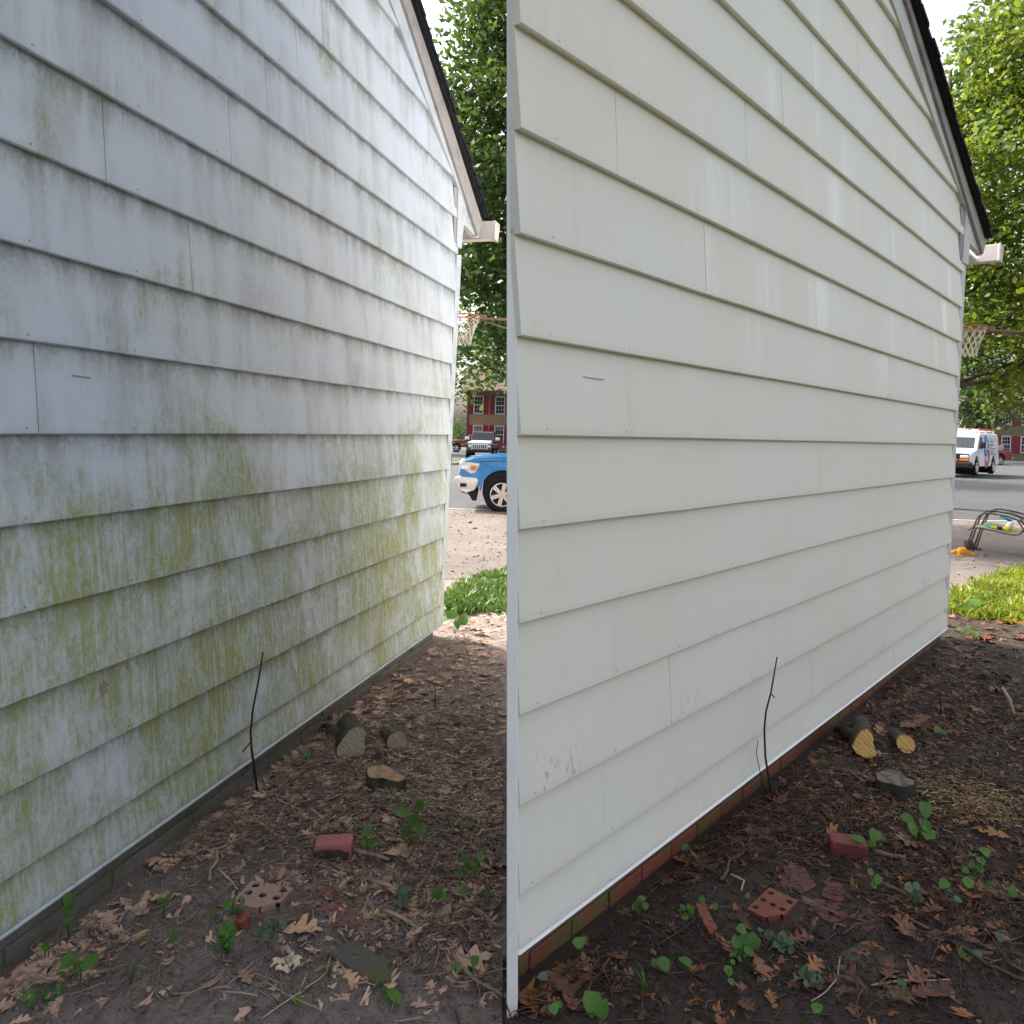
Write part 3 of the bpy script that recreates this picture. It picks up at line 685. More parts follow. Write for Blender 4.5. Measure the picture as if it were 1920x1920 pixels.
tree('oak_tree', 11.3, 20.0, 14.5, 3.0, 3.4, 2.6, 33, 'sunlit yellow-green oak behind the washed house', M['tree_leaf_y'], leaf=.165, nclump=400, per=95, spread=.36,
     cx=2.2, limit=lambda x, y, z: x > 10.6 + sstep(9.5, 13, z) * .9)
tree('unseen_shade_tree', 4.4, 13.2, 10.5, 1.8, 1.8, 3.2, 44, 'slim tree added unseen close behind the washed house to block sky light', M['tree_leaf'], leaf=.17, nclump=150, per=80, spread=.4)  # unseen tree added to keep sky light off the mildewed wall's far end
tree('unseen_shade_tree', 9.5, 37, 14, 4.5, 4.5, 3.5, 45, 'tall tree screened by the washed house, farther along the street', M['far_leaf'], leaf=.24, nclump=120, per=60, spread=.7)
for i, (x, y, h, r, lb) in enumerate(((-8.2, 60, 15, 3.2, 'dark tree to the left of the tan house with red shutters'), (-2.0, 84, 17, 6, 'tree rising behind the tan house with red shutters'),
                                     (4.5, 62, 15, 4, 'dark tree at the right end of the tan house'),
                                     (37.2, 60, 15, 3.0, 'dark tree to the left of the olive house with red shutters'), (46, 86, 17, 7, 'tree rising behind the olive house with red shutters'))):
    tree('far_tree', x, y, h, r, r, 2.2, 60 + i, lb, M['far_leaf'], leaf=.34, nclump=150, per=46, spread=.75, group='trees beyond the street')
def bush(x, y, w, h, seed, label, mat):
    t = empty('bush', (x, y, street_z(x, y) - .1), label, 'bush'); g = np.random.default_rng(seed); cl = []
    while len(cl) < 40:
        p = g.uniform(-1, 1, 3)
        if np.linalg.norm(p) < 1: cl.append((p[0] * w, p[1] * w * .6, h * .5 + p[2] * h * .5))
    foliage('foliage', t, mat, cl, 40, .14, .22, seed)
    b = MB(); b.tube([(0, 0, -.1), (.05, 0, h * .6)], [.06, .02], 6); b.build('stem', M['bark'], t)
bush(-5.15, 70.5, .85, 2.9, 5, 'pale green bush left of the tan house corner', M['weed'])
bush(40.0, 64, 1.2, 4.2, 6, 'olive-brown bush behind the white van', M['weed_dark'])

# ------------------------------------------------------------------ far houses
def far_house(x0, x1, y, zb, htop, mat, wins, label, name):
    t = empty(name, (x0, y, zb), label, 'house'); w = x1 - x0
    b = MB(); b.box(0, w, .02, 8, -.5, htop); b.build('wall', mat, t)
    zz = 0.0
    while zz < htop - .1:                       # lap boards across the front
        b = MB(); b.prism([(0, zz), (-.045, zz + .006), (-.012, zz + .205), (0, zz + .205)], lambda yy, z: (-.01, yy + .02, z), lambda yy, z: (w + .01, yy + .02, z)); b.build('siding_board', mat, t); zz += .2
    b = MB(); b.box(-.05, .12, -.06, .02, -.3, htop); b.build('corner_board', M['roof'], t)
    b = MB(); b.prism([(-.9, htop - .12), (8.9, htop - .12), (8.9, htop + .1), (4, htop + 2.3), (-.9, htop + .1)], lambda yy, z: (-.5, yy, z), lambda yy, z: (w + .5, yy, z)); b.build('roof', M['roof'], t)
    for cx, zl, zh, ww in wins:
        f = MB(); e = .10
        f.box(cx - ww / 2, cx + ww / 2, -.085, .02, zl, zl + e); f.box(cx - ww / 2, cx + ww / 2, -.085, .02, zh - e, zh)
        f.box(cx - ww / 2, cx - ww / 2 + e, -.085, .02, zl + e, zh - e); f.box(cx + ww / 2 - e, cx + ww / 2, -.085, .02, zl + e, zh - e)
        f.box(cx - ww / 2 + e, cx + ww / 2 - e, -.075, .02, (zl + zh) / 2 - .04, (zl + zh) / 2 + .04)
        fo = f.build('window', M['house_trim'], t)
        for a, c in ((zl + e, (zl + zh) / 2 - .04), ((zl + zh) / 2 + .04, zh - e)):
            p = MB(); p.box(cx - ww / 2 + e, cx + ww / 2 - e, -.05, .0, a, c); p.build('pane', M['glass'], fo)
            p = MB()
            for k in (1, 2): xx = cx - ww / 2 + e + (ww - 2 * e) * k / 3; p.box(xx - .012, xx + .012, -.058, -.051, a, c)
            p.box(cx - ww / 2 + e, cx + ww / 2 - e, -.0575, -.0515, (a + c) / 2 - .012, (a + c) / 2 + .012); p.build('glazing_bar', M['house_trim'], fo)
        for s in (-1, 1):
            p = MB(); xa = cx + s * (ww / 2 + .03); xb = xa + s * .42
            p.box(min(xa, xb), max(xa, xb), -.07, .015, zl, zh); p.build('shutter', M['shutter'], t, bevel=.01)
    return t
k = 68 / F
winL = []
for zl, zh in ((2.80, 4.45), (.15, 1.80)):
    for i in range(4): winL.append((.99 + i * 1.95, zl + .9, zh + .9, .90))
far_house(-4.15, 3.8, 68, -.9, 5.75, M['tan'], winL, 'tan two-storey house with bright red shutters', 'shuttered_house')
winR = []
for zl, zh in ((3.28, 4.85), (.75, 2.30)):
    for i in range(4): winR.append((1.95 + i * 1.75, zl + .5, zh + .5, .88))
far_house(41.2, 50.0, 68, -.5, 5.9, M['olive_tan'], winR, 'shaded olive-tan house with dark red shutters', 'shuttered_house')

# ------------------------------------------------------------------ vehicles (local x runs from the nose to the tail, near flank at y<0)
def arch(cx, r, z0, n=9): return [(cx + r * cos(pi - pi * i / (n - 1)) * 1.0, z0 + r * sin(pi * i / (n - 1))) for i in range(n)]
def flank(poly, hw, y_off=0): return poly
def shell(name, poly, hw, mat, parent, bevel=.03):
    b = MB(); b.prism(poly, lambda x, z: (x, -hw(x, z), z), lambda x, z: (x, hw(x, z), z)); return b.build(name, mat, parent, bevel=bevel)
def panel(name, poly, hw, mat, parent, off=.008, side=-1):
    b = MB(); b.prism(poly, lambda x, z: (x, side * (hw(x, z) + off), z), lambda x, z: (x, side * (hw(x, z) - .02), z)); o = b.build(name, mat, parent); return o
def wheel(parent, x, y, r, w, rim_mat, spokes=6, side=-1):
    g = lk('wheel', None, parent, (x, y, r)); g.empty_display_size = .1
    b = MB(); ri = r * .66
    prof = [(ri, -w / 2 + .01), (r * .9, -w / 2), (r, -w / 2 + .04), (r, w / 2 - .04), (r * .9, w / 2), (ri, w / 2 - .01)]
    n = 28; vs = [(q * cos(2 * pi * i / n), yy, q * sin(2 * pi * i / n)) for i in range(n) for q, yy in prof]; m = len(prof)
    b.add(vs, [(i * m + k, i * m + (k + 1) % m, ((i + 1) % n) * m + (k + 1) % m, ((i + 1) % n) * m + k) for i in range(n) for k in range(m)])
    b.build('tyre', M['rubber'], g, smooth=True)
    b = MB(); yo = side * (w / 2 - .02)
    b.ring((0, yo, 0), ri * .95, ri * .075, 'y', 28, 6)
    for i in range(spokes):
        a = 2 * pi * i / spokes + .3; c, s = cos(a), sin(a); t = ri * .15
        pts = [(.1 * ri, t * 1.0), (ri * .93, t * 1.25), (ri * .93, -t * 1.25), (.1 * ri, -t)]
        b.prism(pts, lambda p, q: (p * c - q * s, yo + side * .012, p * s + q * c), lambda p, q: (p * c - q * s, yo - side * .03, p * s + q * c))
    b.tube([(0, yo + side * .03, 0), (0, yo - side * .05, 0)], ri * .22, 12); b.build('rim', rim_mat, g, bevel=.004)
    b = MB(); b.tube([(0, yo - side * .05, 0), (0, yo - side * .08, 0)], ri * .93, 20); b.build('brake_disc', M['black'], g)
    return g
def pickup_body(body, L, hood, belt, hw, w1, w2, wr, nose=.0):
    return [(.02 + nose, .62), (.0, hood - .30), (.05, hood - .10), (.30, hood - .02), (1.25, hood + .06), (1.62, belt + .01), (L - .02, belt + .04), (L, .75), (L - .05, .52),
            (w2 + wr * 1.18, .48)] + arch(w2, wr * 1.15, .50)[::-1] + [(w1 + wr * 1.2, .46)] + arch(w1, wr * 1.15, .50)[::-1] + [(w1 - wr * 1.2, .60)]
# blue pickup, nose to the left
tx, ty = -1.20, 17.95
tz = street_z(tx, ty)
T = empty('pickup_truck', (tx, ty, tz), 'bright blue pickup truck with chrome bumper parked at the kerb', 'pickup truck', None, radians(1.5))
hwB = lambda x, z: (1.0 - .10 * max(0, z - 1.0) - .10 * max(0, .55 - x) ** 1.5 - .04 * (z < .6)) 
shell('body', pickup_body(0, 5.8, 1.26, 1.33, hwB, .98, 4.55, .42), hwB, M['blue'], T, .05)
cab = [(1.50, 1.30), (2.35, 1.93), (3.9, 1.95), (4.12, 1.34)]; hwC = lambda x, z: .93 - .22 * max(0, z - 1.3)
shell('cab', cab, hwC, M['blue'], T, .05)
panel('side_window', [(1.85, 1.40), (2.42, 1.84), (3.05, 1.85), (3.05, 1.40)], hwC, M['glass'], T); panel('side_window', [(3.13, 1.40), (3.13, 1.85), (3.75, 1.84), (3.85, 1.40)], hwC, M['glass'], T)
b = MB(); b.add([(1.58, -.80, 1.375), (1.58, .80, 1.375), (2.28, .70, 1.895), (2.28, -.70, 1.895), (1.64, -.80, 1.345), (1.64, .80, 1.345), (2.33, .70, 1.87), (2.33, -.70, 1.87)], [(0, 1, 2, 3), (7, 6, 5, 4), (0, 3, 7, 4), (1, 5, 6, 2), (0, 4, 5, 1), (3, 2, 6, 7)]); b.build('windscreen', M['glass'], T)
for yy in (-1, 1):   # raised hood ridges
    b = MB(); b.prism([(.18, 1.225), (.5, 1.27), (1.3, 1.345), (1.3, 1.30), (.3, 1.215)], lambda x, z: (x, yy * .62 - .16, z), lambda x, z: (x, yy * .62 + .16, z)); b.build('hood_ridge', M['blue'], T, bevel=.03)
b = MB(); b.box(-.02, .05, -.66, .66, .80, 1.12); b.build('grille', M['black'], T, bevel=.02)
panel('shut_line', [(1.60, .62), (1.615, .62), (1.615, 1.31), (1.60, 1.31)], hwB, M['black'], T, .004); panel('shut_line', [(.42, 1.155), (1.55, 1.225), (1.55, 1.235), (.42, 1.165)], hwB, M['black'], T, .004)
panel('fender_flare', [(.98 + .52 * cos(pi - pi * i / 12), .50 + .52 * sin(pi * i / 12)) for i in range(13)] + [(.98 + .485 * cos(pi * i / 12), .50 + .485 * sin(pi * i / 12)) for i in range(13)], hwB, M['blue'], T, .022)
for yy in (-1, 1):
    poly = [(-.012, 1.10), (.05, 1.15), (.46, 1.12), (.36, .90), (.10, .86), (.0, .90)]
    b = MB(); f = lambda x: .985 - .12 * max(0, .55 - x) ** 1.5
    b.prism(poly, lambda x, z: (x, yy * (f(x) + .014), z), lambda x, z: (x, yy * .62, z)); h = b.build('headlight', M['lens'], T, bevel=.012)
    b = MB(); b.prism([(.25, 1.06), (.40, 1.06), (.36, .96), (.25, .96)], lambda x, z: (x, yy * (f(x) + .022), z), lambda x, z: (x, yy * (f(x) - .01), z)); b.build('amber_lens', M['amber'], h)
    b = MB(); b.prism([(.03, 1.06), (.20, 1.06), (.20, 1.0), (.03, .98)], lambda x, z: (x, yy * (f(x) + .020), z), lambda x, z: (x, yy * (f(x) - .01), z)); b.build('lamp_bezel', M['chrome'], h)
b = MB(); b.prism([(-.12, .70), (-.10, .80), (.05, .82), (.40, .80), (.44, .70), (.36, .50), (.16, .44), (-.02, .50)], lambda x, z: (x, -1.02 + .12 * max(0, .3 - x), z), lambda x, z: (x, 1.02 - .12 * max(0, .3 - x), z)); bp = b.build('bumper', M['chrome'], T, bevel=.03)
b = MB(); b.box(.02, .16, -1.035, -.99, .58, .66); b.build('tow_hole', M['black'], bp)
b = MB(); b.prism([(.02, .45), (.42, .45), (.40, .26), (.30, .26), (.22, .40)], lambda x, z: (x, -.88, z), lambda x, z: (x, .88, z)); b.build('air_dam', M['black'], T)
for w_ in (.98, 4.55):
    b = MB(); b.tube([(w_, -.93, .50), (w_, .93, .50)], .455, 20); b.build('wheel_well', M['black'], T)
for w_ in (.98, 4.55):
    for s in (-1, 1): wheel(T, w_, s * .88, .42, .27, M['chrome'], 6, s)
# two old red pickups
def red_pickup(x, y, rz, label):
    T = empty('pickup_truck', (x, y, street_z(x, y)), label, 'pickup truck', 'old red pickups across the street', rz)
    hw = lambda X, z: .90 - .06 * max(0, z - .8)
    shell('body', pickup_body(0, 4.9, 1.02, 1.06, hw, .85, 3.85, .36), hw, M['red'], T, .03)
    hc = lambda X, z: .82 - .2 * max(0, z - 1.05)
    shell('cab', [(1.45, 1.04), (2.0, 1.56), (2.75, 1.58), (2.9, 1.06)], hc, M['red'], T, .03); panel('side_window', [(1.75, 1.1), (2.1, 1.5), (2.65, 1.5), (2.72, 1.1)], hc, M['glass'], T)
    b = MB(); b.box(-.10, .10, -.86, .86, .46, .60); b.build('bumper', M['chrome'], T, bevel=.02)
    b = MB(); b.box(4.85, 5.0, -.86, .86, .48, .66); b.build('bumper', M['chrome'], T, bevel=.02)
    for s in (-1, 1):
        b = MB(); b.box(-.025, .08, s * .72 - .14, s * .72 + .14, .76, .94); b.build('headlight', M['lens'], T)
        b = MB(); b.box(4.83, 4.925, s * .80 - .07, s * .80 + .07, .72, 1.0); b.build('tail_light', M['ladder'], T)
        b = MB(); b.box(1.2, 3.4, s * .895 - .012, s * .895 + .012, .70, .73); b.build('side_strip', M['chrome'], T)
    b = MB(); b.box(4.88, 4.925, -.5, .5, .74, 1.0); b.build('tailgate', M['white_paint'], T)
    for w_ in (.85, 3.85):
        b = MB(); b.tube([(w_, -.84, .44), (w_, .84, .44)], .385, 16); b.build('wheel_well', M['black'], T)
    for w_ in (.85, 3.85):
        for s in (-1, 1): wheel(T, w_, s * .78, .36, .22, M['chrome'], 5, s)
    return T
red_pickup(-5.75, 66.0, radians(2), 'dark red pickup truck whose nose shows beyond the blue truck')
red_pickup(32.0, 55.0, radians(12), 'dark red pickup truck whose bed shows behind the white van')
b = empty('cardboard_box', (36.15, 55.75, street_z(36.5, 55.7) + 1.075), 'pale box standing in the bed of the red pickup behind the van', 'box')
m = MB(); m.box(-.35, .35, -.3, .3, 0, .34); m.build('carton', M['stone'], b, bevel=.02); m = MB(); m.box(-.3, .3, -.25, .25, .341, .37); m.build('flap', M['chip'], b)
# dark off-roader, nose to the camera
jx, jy = -2.05, 47.0
J = empty('off_roader', (jx, jy, street_z(jx, jy)), 'black off-road car with a hood painted white for glare and slotted white grille', 'car', None, radians(86))
hj = lambda x, z: .78 - .04 * max(0, z - 1.0)
shell('body', [(.0, .60), (.02, 1.06), (.2, 1.16), (1.35, 1.24), (4.0, 1.28), (4.0, .55), (3.7, .55)] + arch(3.1, .46, .5)[::-1] + [(2.4, .5), (1.3, .5)] + arch(.75, .46, .5)[::-1] + [(.2, .58)], hj, M['black_paint'], J, .03)
b = MB(); b.prism([(.02, 1.13), (.22, 1.185), (1.34, 1.255), (1.34, 1.22), (.05, 1.08)], lambda x, z: (x, -.66, z), lambda x, z: (x, .66, z)); b.build('hood', M['white_paint'], J, bevel=.02)  # white panel paints the sky's glare onto the black hood
hj2 = lambda x, z: .76 - .16 * max(0, z - 1.25)
shell('cabin', [(1.45, 1.25), (1.78, 1.80), (3.95, 1.83), (4.0, 1.27)], hj2, M['black_paint'], J, .03)
b = MB(); b.add([(1.50, -.66, 1.33), (1.50, .66, 1.33), (1.75, .58, 1.75), (1.75, -.58, 1.75), (1.56, -.66, 1.32), (1.56, .66, 1.32), (1.81, .58, 1.74), (1.81, -.58, 1.74)], [(0, 1, 2, 3), (7, 6, 5, 4), (0, 3, 7, 4), (1, 5, 6, 2), (0, 4, 5, 1), (3, 2, 6, 7)]); b.build('windscreen', M['glass'], J)
b = MB(); b.box(-.03, .06, -.52, .52, .72, 1.05); gr = b.build('grille', M['white_paint'], J, bevel=.01)
for i in range(7): b = MB(); b.box(-.05, -.01, -.42 + i * .13, -.36 + i * .13, .76, 1.0); b.build('slot', M['black'], gr)
for s in (-1, 1):
    b = MB(); b.tube([(-.06, s * .62, .92), (.05, s * .62, .92)], .10, 14); b.build('headlight', M['lens'], J)
    b = MB(); b.box(-.02, 1.25, s * .86 - .14, s * .86 + .14, .94, 1.02); b.build('fender', M['black'], J, bevel=.03)
    b = MB(); b.box(1.45, 1.6, s * 1.0 - .13, s * 1.0 + .13, 1.28, 1.46); b.build('mirror', M['white_paint'], J, bevel=.02)
    for w_ in (.75, 3.1): wheel(J, w_, s * .80, .40, .24, M['chrome'], 5, s)
b = MB(); b.box(-.18, .0, -.8, .8, .52, .66); b.build('bumper', M['black'], J, bevel=.02)
# white van: nose towards the camera and to the left
vx, vy = 21.05, 36.0
V_ = empty('work_van', (vx, vy, street_z(vx, vy) + .12), 'white work van with a blue and red logo and ladders on its roof', 'van', None, radians(46))
hv = lambda x, z: 1.0 - .10 * max(0, z - 1.0) ** 1.3 - .10 * max(0, .35 - x)
body = [(.02, .62), (.0, .95), (.06, 1.12), (.55, 1.20), (.95, 1.26), (1.62, 1.98), (1.95, 2.08), (5.45, 2.08), (5.68, 1.95), (5.72, .6), (5.6, .45)] + arch(4.4, .44, .5)[::-1] + [(3.8, .40), (1.6, .40)] + arch(.95, .44, .5)[::-1] + [(.4, .5)]
shell('body', body, hv, M['white_paint'], V_, .06)
b = MB(); q0, q1 = (.985, 1.315), (1.60, 1.955)
b.add([(q0[0], -.84, q0[1]), (q0[0], .84, q0[1]), (q1[0], .76, q1[1]), (q1[0], -.76, q1[1]), (q0[0] + .08, -.84, q0[1] - .05), (q0[0] + .08, .84, q0[1] - .05), (q1[0] + .08, .76, q1[1] - .05), (q1[0] + .08, -.76, q1[1] - .05)], [(0, 1, 2, 3), (7, 6, 5, 4), (0, 3, 7, 4), (1, 5, 6, 2), (0, 4, 5, 1), (3, 2, 6, 7)])
b.build('windscreen', M['glass'], V_)
panel('side_window', [(1.22, 1.30), (1.72, 1.86), (2.12, 1.88), (2.12, 1.30)], hv, M['glass'], V_, .01)
b = MB(); b.box(-.04, .06, -.86, .86, .66, 1.06); g = b.build('grille', M['black'], V_, bevel=.02)
b = MB(); b.ring((0, 0, 0), .07, .028, 'y', 12, 5); b.build('badge', M['chrome'], g, (-.045, -.22, .93), pi / 2)
for s in (-1, 1):
    b = MB(); b.box(-.06, .02, s * .68 - .18, s * .68 + .18, .84, .98); b.build('headlight', M['lens'], V_, bevel=.02)
    b = MB(); b.box(-.065, .02, s * .68 - .2, s * .68 + .2, .70, .80); b.build('turn_signal', M['amber'], V_, bevel=.01)
    b = MB(); b.box(-.066, .02, s * .22 - .2, s * .22 + .2, .705, .78); b.build('marker_lens', M['amber'], V_, bevel=.01)
    b = MB(); b.box(1.30, 1.44, s * 1.14 - .10, s * 1.14 + .10, 1.34, 1.62); b.build('mirror', M['black'], V_, bevel=.02)
b = MB(); b.box(-.14, .30, -.98, .98, .36, .64); b.build('bumper', M['black'], V_, bevel=.05)
for w_ in (.95, 4.4):
    b = MB(); b.tube([(w_, -.93, .48), (w_, .93, .48)], .435, 16); b.build('wheel_well', M['black'], V_)
for w_ in (.95, 4.4):
    for s in (-1, 1): wheel(V_, w_, s * .90, .38, .24, M['chrome'], 5, s)
def strip_poly(pts, wd):
    L_, R2 = [], []
    for i, p in enumerate(pts):
        a = Vector(pts[max(0, i - 1)]); c = Vector(pts[min(len(pts) - 1, i + 1)]); d = (c - a).normalized(); n = Vector((-d.y, d.x)) * wd[i]
        L_.append((p[0] + n.x, p[1] + n.y)); R2.append((p[0] - n.x, p[1] - n.y))
    return L_ + R2[::-1]
lg = [(3.35, 1.28), (3.28, 1.62), (3.0, 1.86), (2.72, 1.80), (2.56, 1.50), (2.56, 1.20), (2.72, .98), (2.90, 1.02)]
def logo(pts, wd, mat, nm):
    g = lk(nm, None, V_); g.empty_display_size = .1
    P = strip_poly(pts, wd); n = len(pts); b = MB()
    for i in range(n - 1):
        b.prism([P[i], P[i + 1], P[2 * n - 2 - i], P[2 * n - 1 - i]], lambda x, z: (x, -(hv(x, z) + .010), z), lambda x, z: (x, -(hv(x, z) - .01), z))
    bpy.data.objects.remove(g); b.build(nm, mat, V_)
logo(lg, [.03, .10, .13, .17, .19, .17, .12, .04], M['logo_blue'], 'logo_arc')
logo([(3.05, 1.22), (3.28, 1.18), (3.38, .98), (3.32, .74), (3.08, .54), (2.74, .46), (2.62, .58), (2.64, .84)], [.05, .09, .12, .13, .15, .14, .09, .03], M['logo_red'], 'logo_arc')
for i, (x0, x1, z) in enumerate(((3.75, 4.05, 1.78), (3.70, 4.30, 1.64), (3.72, 4.55, 1.46), (3.72, 4.7, 1.26), (3.75, 4.3, 1.12), (3.8, 4.6, .99))):
    q = MB(); xx = x0
    while xx < x1: q.prism([(xx, z), (xx + .05, z), (xx + .05, z + .07), (xx, z + .07)], lambda x, zz: (x, -(hv(x, zz) + .010), zz), lambda x, zz: (x, -(hv(x, zz) - .01), zz)); xx += .075
    q.build('lettering', M['logo_grey'], V_)
b = MB()
for xx in (1.9, 3.3, 4.9): b.box(xx, xx + .06, -.86, .86, 2.16, 2.20); b.box(xx, xx + .06, -.86, -.80, 2.05, 2.17); b.box(xx, xx + .06, .80, .86, 2.05, 2.17)
b.build('roof_rack', M['white_pl'], V_)
cvr = lambda a, c, d: V_.matrix_basis @ Vector((a, c, d))
LDD = empty('ladder', (vx, vy, street_z(vx, vy) + .12), 'orange extension ladder lying on the roof rack of the van', 'ladder', None, radians(46))
for yy in (-.72, -.30):
    b = MB(); b.box(2.3, 5.6, yy - .03, yy + .03, 2.204, 2.30); b.build('rail', M['ladder'], LDD)
for i in range(10): b = MB(); b.box(2.5 + i * .32, 2.56 + i * .32, -.69, -.33, 2.23, 2.27); b.build('rung', M['white_pl'], LDD)
LD2 = empty('ladder', (vx, vy, street_z(vx, vy) + .12), 'white ladder lying on the van roof rack beside the orange one', 'ladder', None, radians(46))
for yy in (.05, .47):
    b = MB(); b.box(1.5, 5.3, yy - .03, yy + .03, 2.204, 2.29); b.build('rail', M['white_pl'], LD2)
for i in range(10): b = MB(); b.box(1.8 + i * .35, 1.86 + i * .35, .08, .44, 2.225, 2.265); b.build('rung', M['white_pl'], LD2)
# small post on the verge by the corner of the mildewed house
px_ = deep(845, 868, 42.5)
P_ = empty('kerb_post', (px_[0], px_[1], street_z(*px_[:2]) + .12), 'small white-topped post on the verge beside the house corner', 'post')
b = MB(); b.box(-.06, .06, -.06, .06, -.1, .42); b.build('stake', M['pole'], P_); b = MB(); b.box(-.12, .12, -.1, .1, .40, .86); b.build('cap', M['white_pl'], P_, bevel=.04)

# ------------------------------------------------------------------ basketball hoops
def hoop(px, py, d, armpx, label):
    c = deep(px, py, d); R0 = .229
    H = empty('basketball_hoop', (c[0], c[1], c[2]), label, 'basketball hoop', 'netted hoops')
    b = MB(); b.ring((0, 0, 0), R0, .011, 'z', 28, 6); b.ring((0, 0, -.045), R0 * .985, .006, 'z', 28, 5)
    b.build('rim', M['rim_orange'], H, smooth=True)
    b = MB(); N = 12; lev = [(R0, 0), (R0 * .88, -.10), (R0 * .74, -.19), (R0 * .62, -.28), (R0 * .55, -.37), (R0 * .54, -.45)]
    for i in range(N):
        for s in (-1, 1):
            pts = []
            for j, (r, z) in enumerate(lev):
                a = 2 * pi * (i + s * .5 * j) / N; pts.append((r * cos(a) - .05 * (-z), r * sin(a), z))
            b.tube(pts, .006, 4)
    b.build('net', M['net'], H)
    L = (armpx - px) / F * d
    b = MB(); b.box(R0, L, -.05, .05, -.05, -.025); b.box(R0, R0 + .10, -.09, .09, -.06, .012); b.tube([(R0, 0, -.05), (L, 0, -.22)], .014, 6); b.build('bracket', M['pole'], H)
    b = MB(); b.box(L, L + .04, -.6, .6, -.2, .75); b.build('backboard', M['white_pl'], H, bevel=.01)
    b = MB(); zg = float(terrain(c[0] + L + .5, c[1])) - c[2] - .1; b.tube([(L + .5, 0, zg), (L + .5, 0, .35)], .05, 10); b.box(L + .04, L + .5, -.03, .03, .1, .2); b.build('pole', M['pole'], H)
    return H
hoop(872, 592, 11.4, 968, 'rusty hoop with white net at the corner of the mildewed house')
hoop(1819, 614, 11.4, 2010, 'rusty hoop with white net at the corner of the washed house')
# ------------------------------------------------------------------ leaf, twig and chip shapes
def oak_leaf(L, wd, seed, tone):
    """lobed leaf: pointed lobes in pairs with rounded bays between, curled like a dry leaf"""
    g = np.random.default_rng(seed); s = np.array([0, .10, .17, .24, .33, .42, .48, .57, .66, .72, .80, .90, 1.0]); V = []
    pr = np.array([.02, .10, .42, .62, .20, .80, .98, .24, .72, .80, .22, .26, .01]); fw = np.array([0, 0, .05, .10, 0, .06, .13, .0, .07, .12, .02, .02, 0])
    curl = g.uniform(-.25, .55); bend = g.uniform(-.5, .8); tw = g.uniform(-.6, .6)
    for i in range(13):
        for sd in (-1, 0, 1):
            w = pr[i] * wd * L * g.uniform(.78, 1.12) * sd; x = s[i] * L + fw[i] * L * abs(sd) * .8
            z = curl * w * w / (wd * L) + bend * L * .45 * (s[i] - .5) ** 2 + tw * w * (s[i] - .5) + g.normal(0, .008) * L
            V.append((x - L / 2, w, z))
    Fc = [(i * 3 + k, i * 3 + k + 1, i * 3 + k + 4, i * 3 + k + 3) for i in range(12) for k in (0, 1)]
    V = np.array(V); V[:, 2] -= V[:, 2].min()
    return V, np.array(Fc), np.clip(np.full(len(V), tone) + g.normal(0, .07, len(V)), 0, 1)
def plain_leaf(L, wd, seed, tone):
    g = np.random.default_rng(seed); s = np.array([0, .12, .35, .6, .82, 1.0]); w = np.array([.02, .75, 1, .85, .48, .01]) * wd
    fold = g.uniform(.15, .45); dr = g.uniform(.1, .5); V = []
    for i in range(6):
        for sd in (-1, -.5, 0, .5, 1):
            y = w[i] * sd; back = -.10 * L * abs(sd) * (1 if i == 1 else 0); V.append((s[i] * L + back, y, fold * abs(y) * (1 - .3 * abs(sd)) - dr * L * s[i] ** 2 * .5))
    Fc = [(i * 5 + k, i * 5 + k + 1, i * 5 + k + 6, i * 5 + k + 5) for i in range(5) for k in range(4)]
    return np.array(V), np.array(Fc), np.clip(np.full(30, tone) + g.normal(0, .04, 30), 0, 1)
def rotm(rz, ry, rx):
    return np.array(Matrix.Rotation(rz, 3, 'Z') @ Matrix.Rotation(ry, 3, 'Y') @ Matrix.Rotation(rx, 3, 'X'))
def blob_pts(k, blobs, g):
    out = []
    for px, py, rx, ry, n in blobs:
        c = at(px, py); q = 0; tries = 0
        while q < n and tries < n * 12:
            tries += 1
            x, y = c[0] + g.normal(0, rx), c[1] + g.normal(0, ry)
            if in_yard(k, x, y, .05) and .6 < y < 7.5 and not any((x - a) ** 2 + (y - b_) ** 2 < r * r for a, b_, r in CLEAR[k]):
                out.append((x, y)); q += 1
    return out
CLEAR = {'L': [], 'R': []}
for k, lst in (('L', ((660, 1398, .07), (733, 1392, .06), (728, 1458, .07), (492, 1697, .08), (625, 1590, .07))), ('R', ((1605, 1392, .07), (1688, 1392, .06), (1680, 1462, .08), (1450, 1710, .08), (1590, 1592, .06)))):
    for px, py, r in lst: a_ = at(px, py); CLEAR[k].append((a_[0], a_[1], r))
def scraps(k, blobs, mat, seed, size):
    g = np.random.default_rng(seed); pts = blob_pts(k, blobs, g); VV, FF, TT = [], [], []; off = 0
    base = [oak_leaf(1, g.uniform(.2, .5), seed * 9 + i, g.beta(1.6, 2)) for i in range(12)]
    for x, y in pts:
        V, Fc, T = base[int(g.integers(12))]; a = int(g.integers(0, 14)); Fc = Fc[a:a + int(g.integers(4, 11))]
        used = np.unique(Fc); mp = np.zeros(len(V), int); mp[used] = np.arange(len(used)); s_ = size * math.exp(g.normal(0, .35)); c = V[used].mean(0)
        VV.append(((V[used] - c) * s_) @ rotm(g.uniform(0, 6.3), g.normal(0, .3), g.normal(0, .3)).T + np.array([x, y, gz(x, y) + .006])); FF.append(mp[Fc] + off); TT.append(np.clip(T[used] + g.normal(0, .2), 0, 1)); off += len(used)
    o = lk('leaf_crumbs', raw('leaf_crumbs', np.concatenate(VV), np.concatenate(FF), M[mat], np.concatenate(TT)), SOIL[k]); o['kind'] = 'stuff'
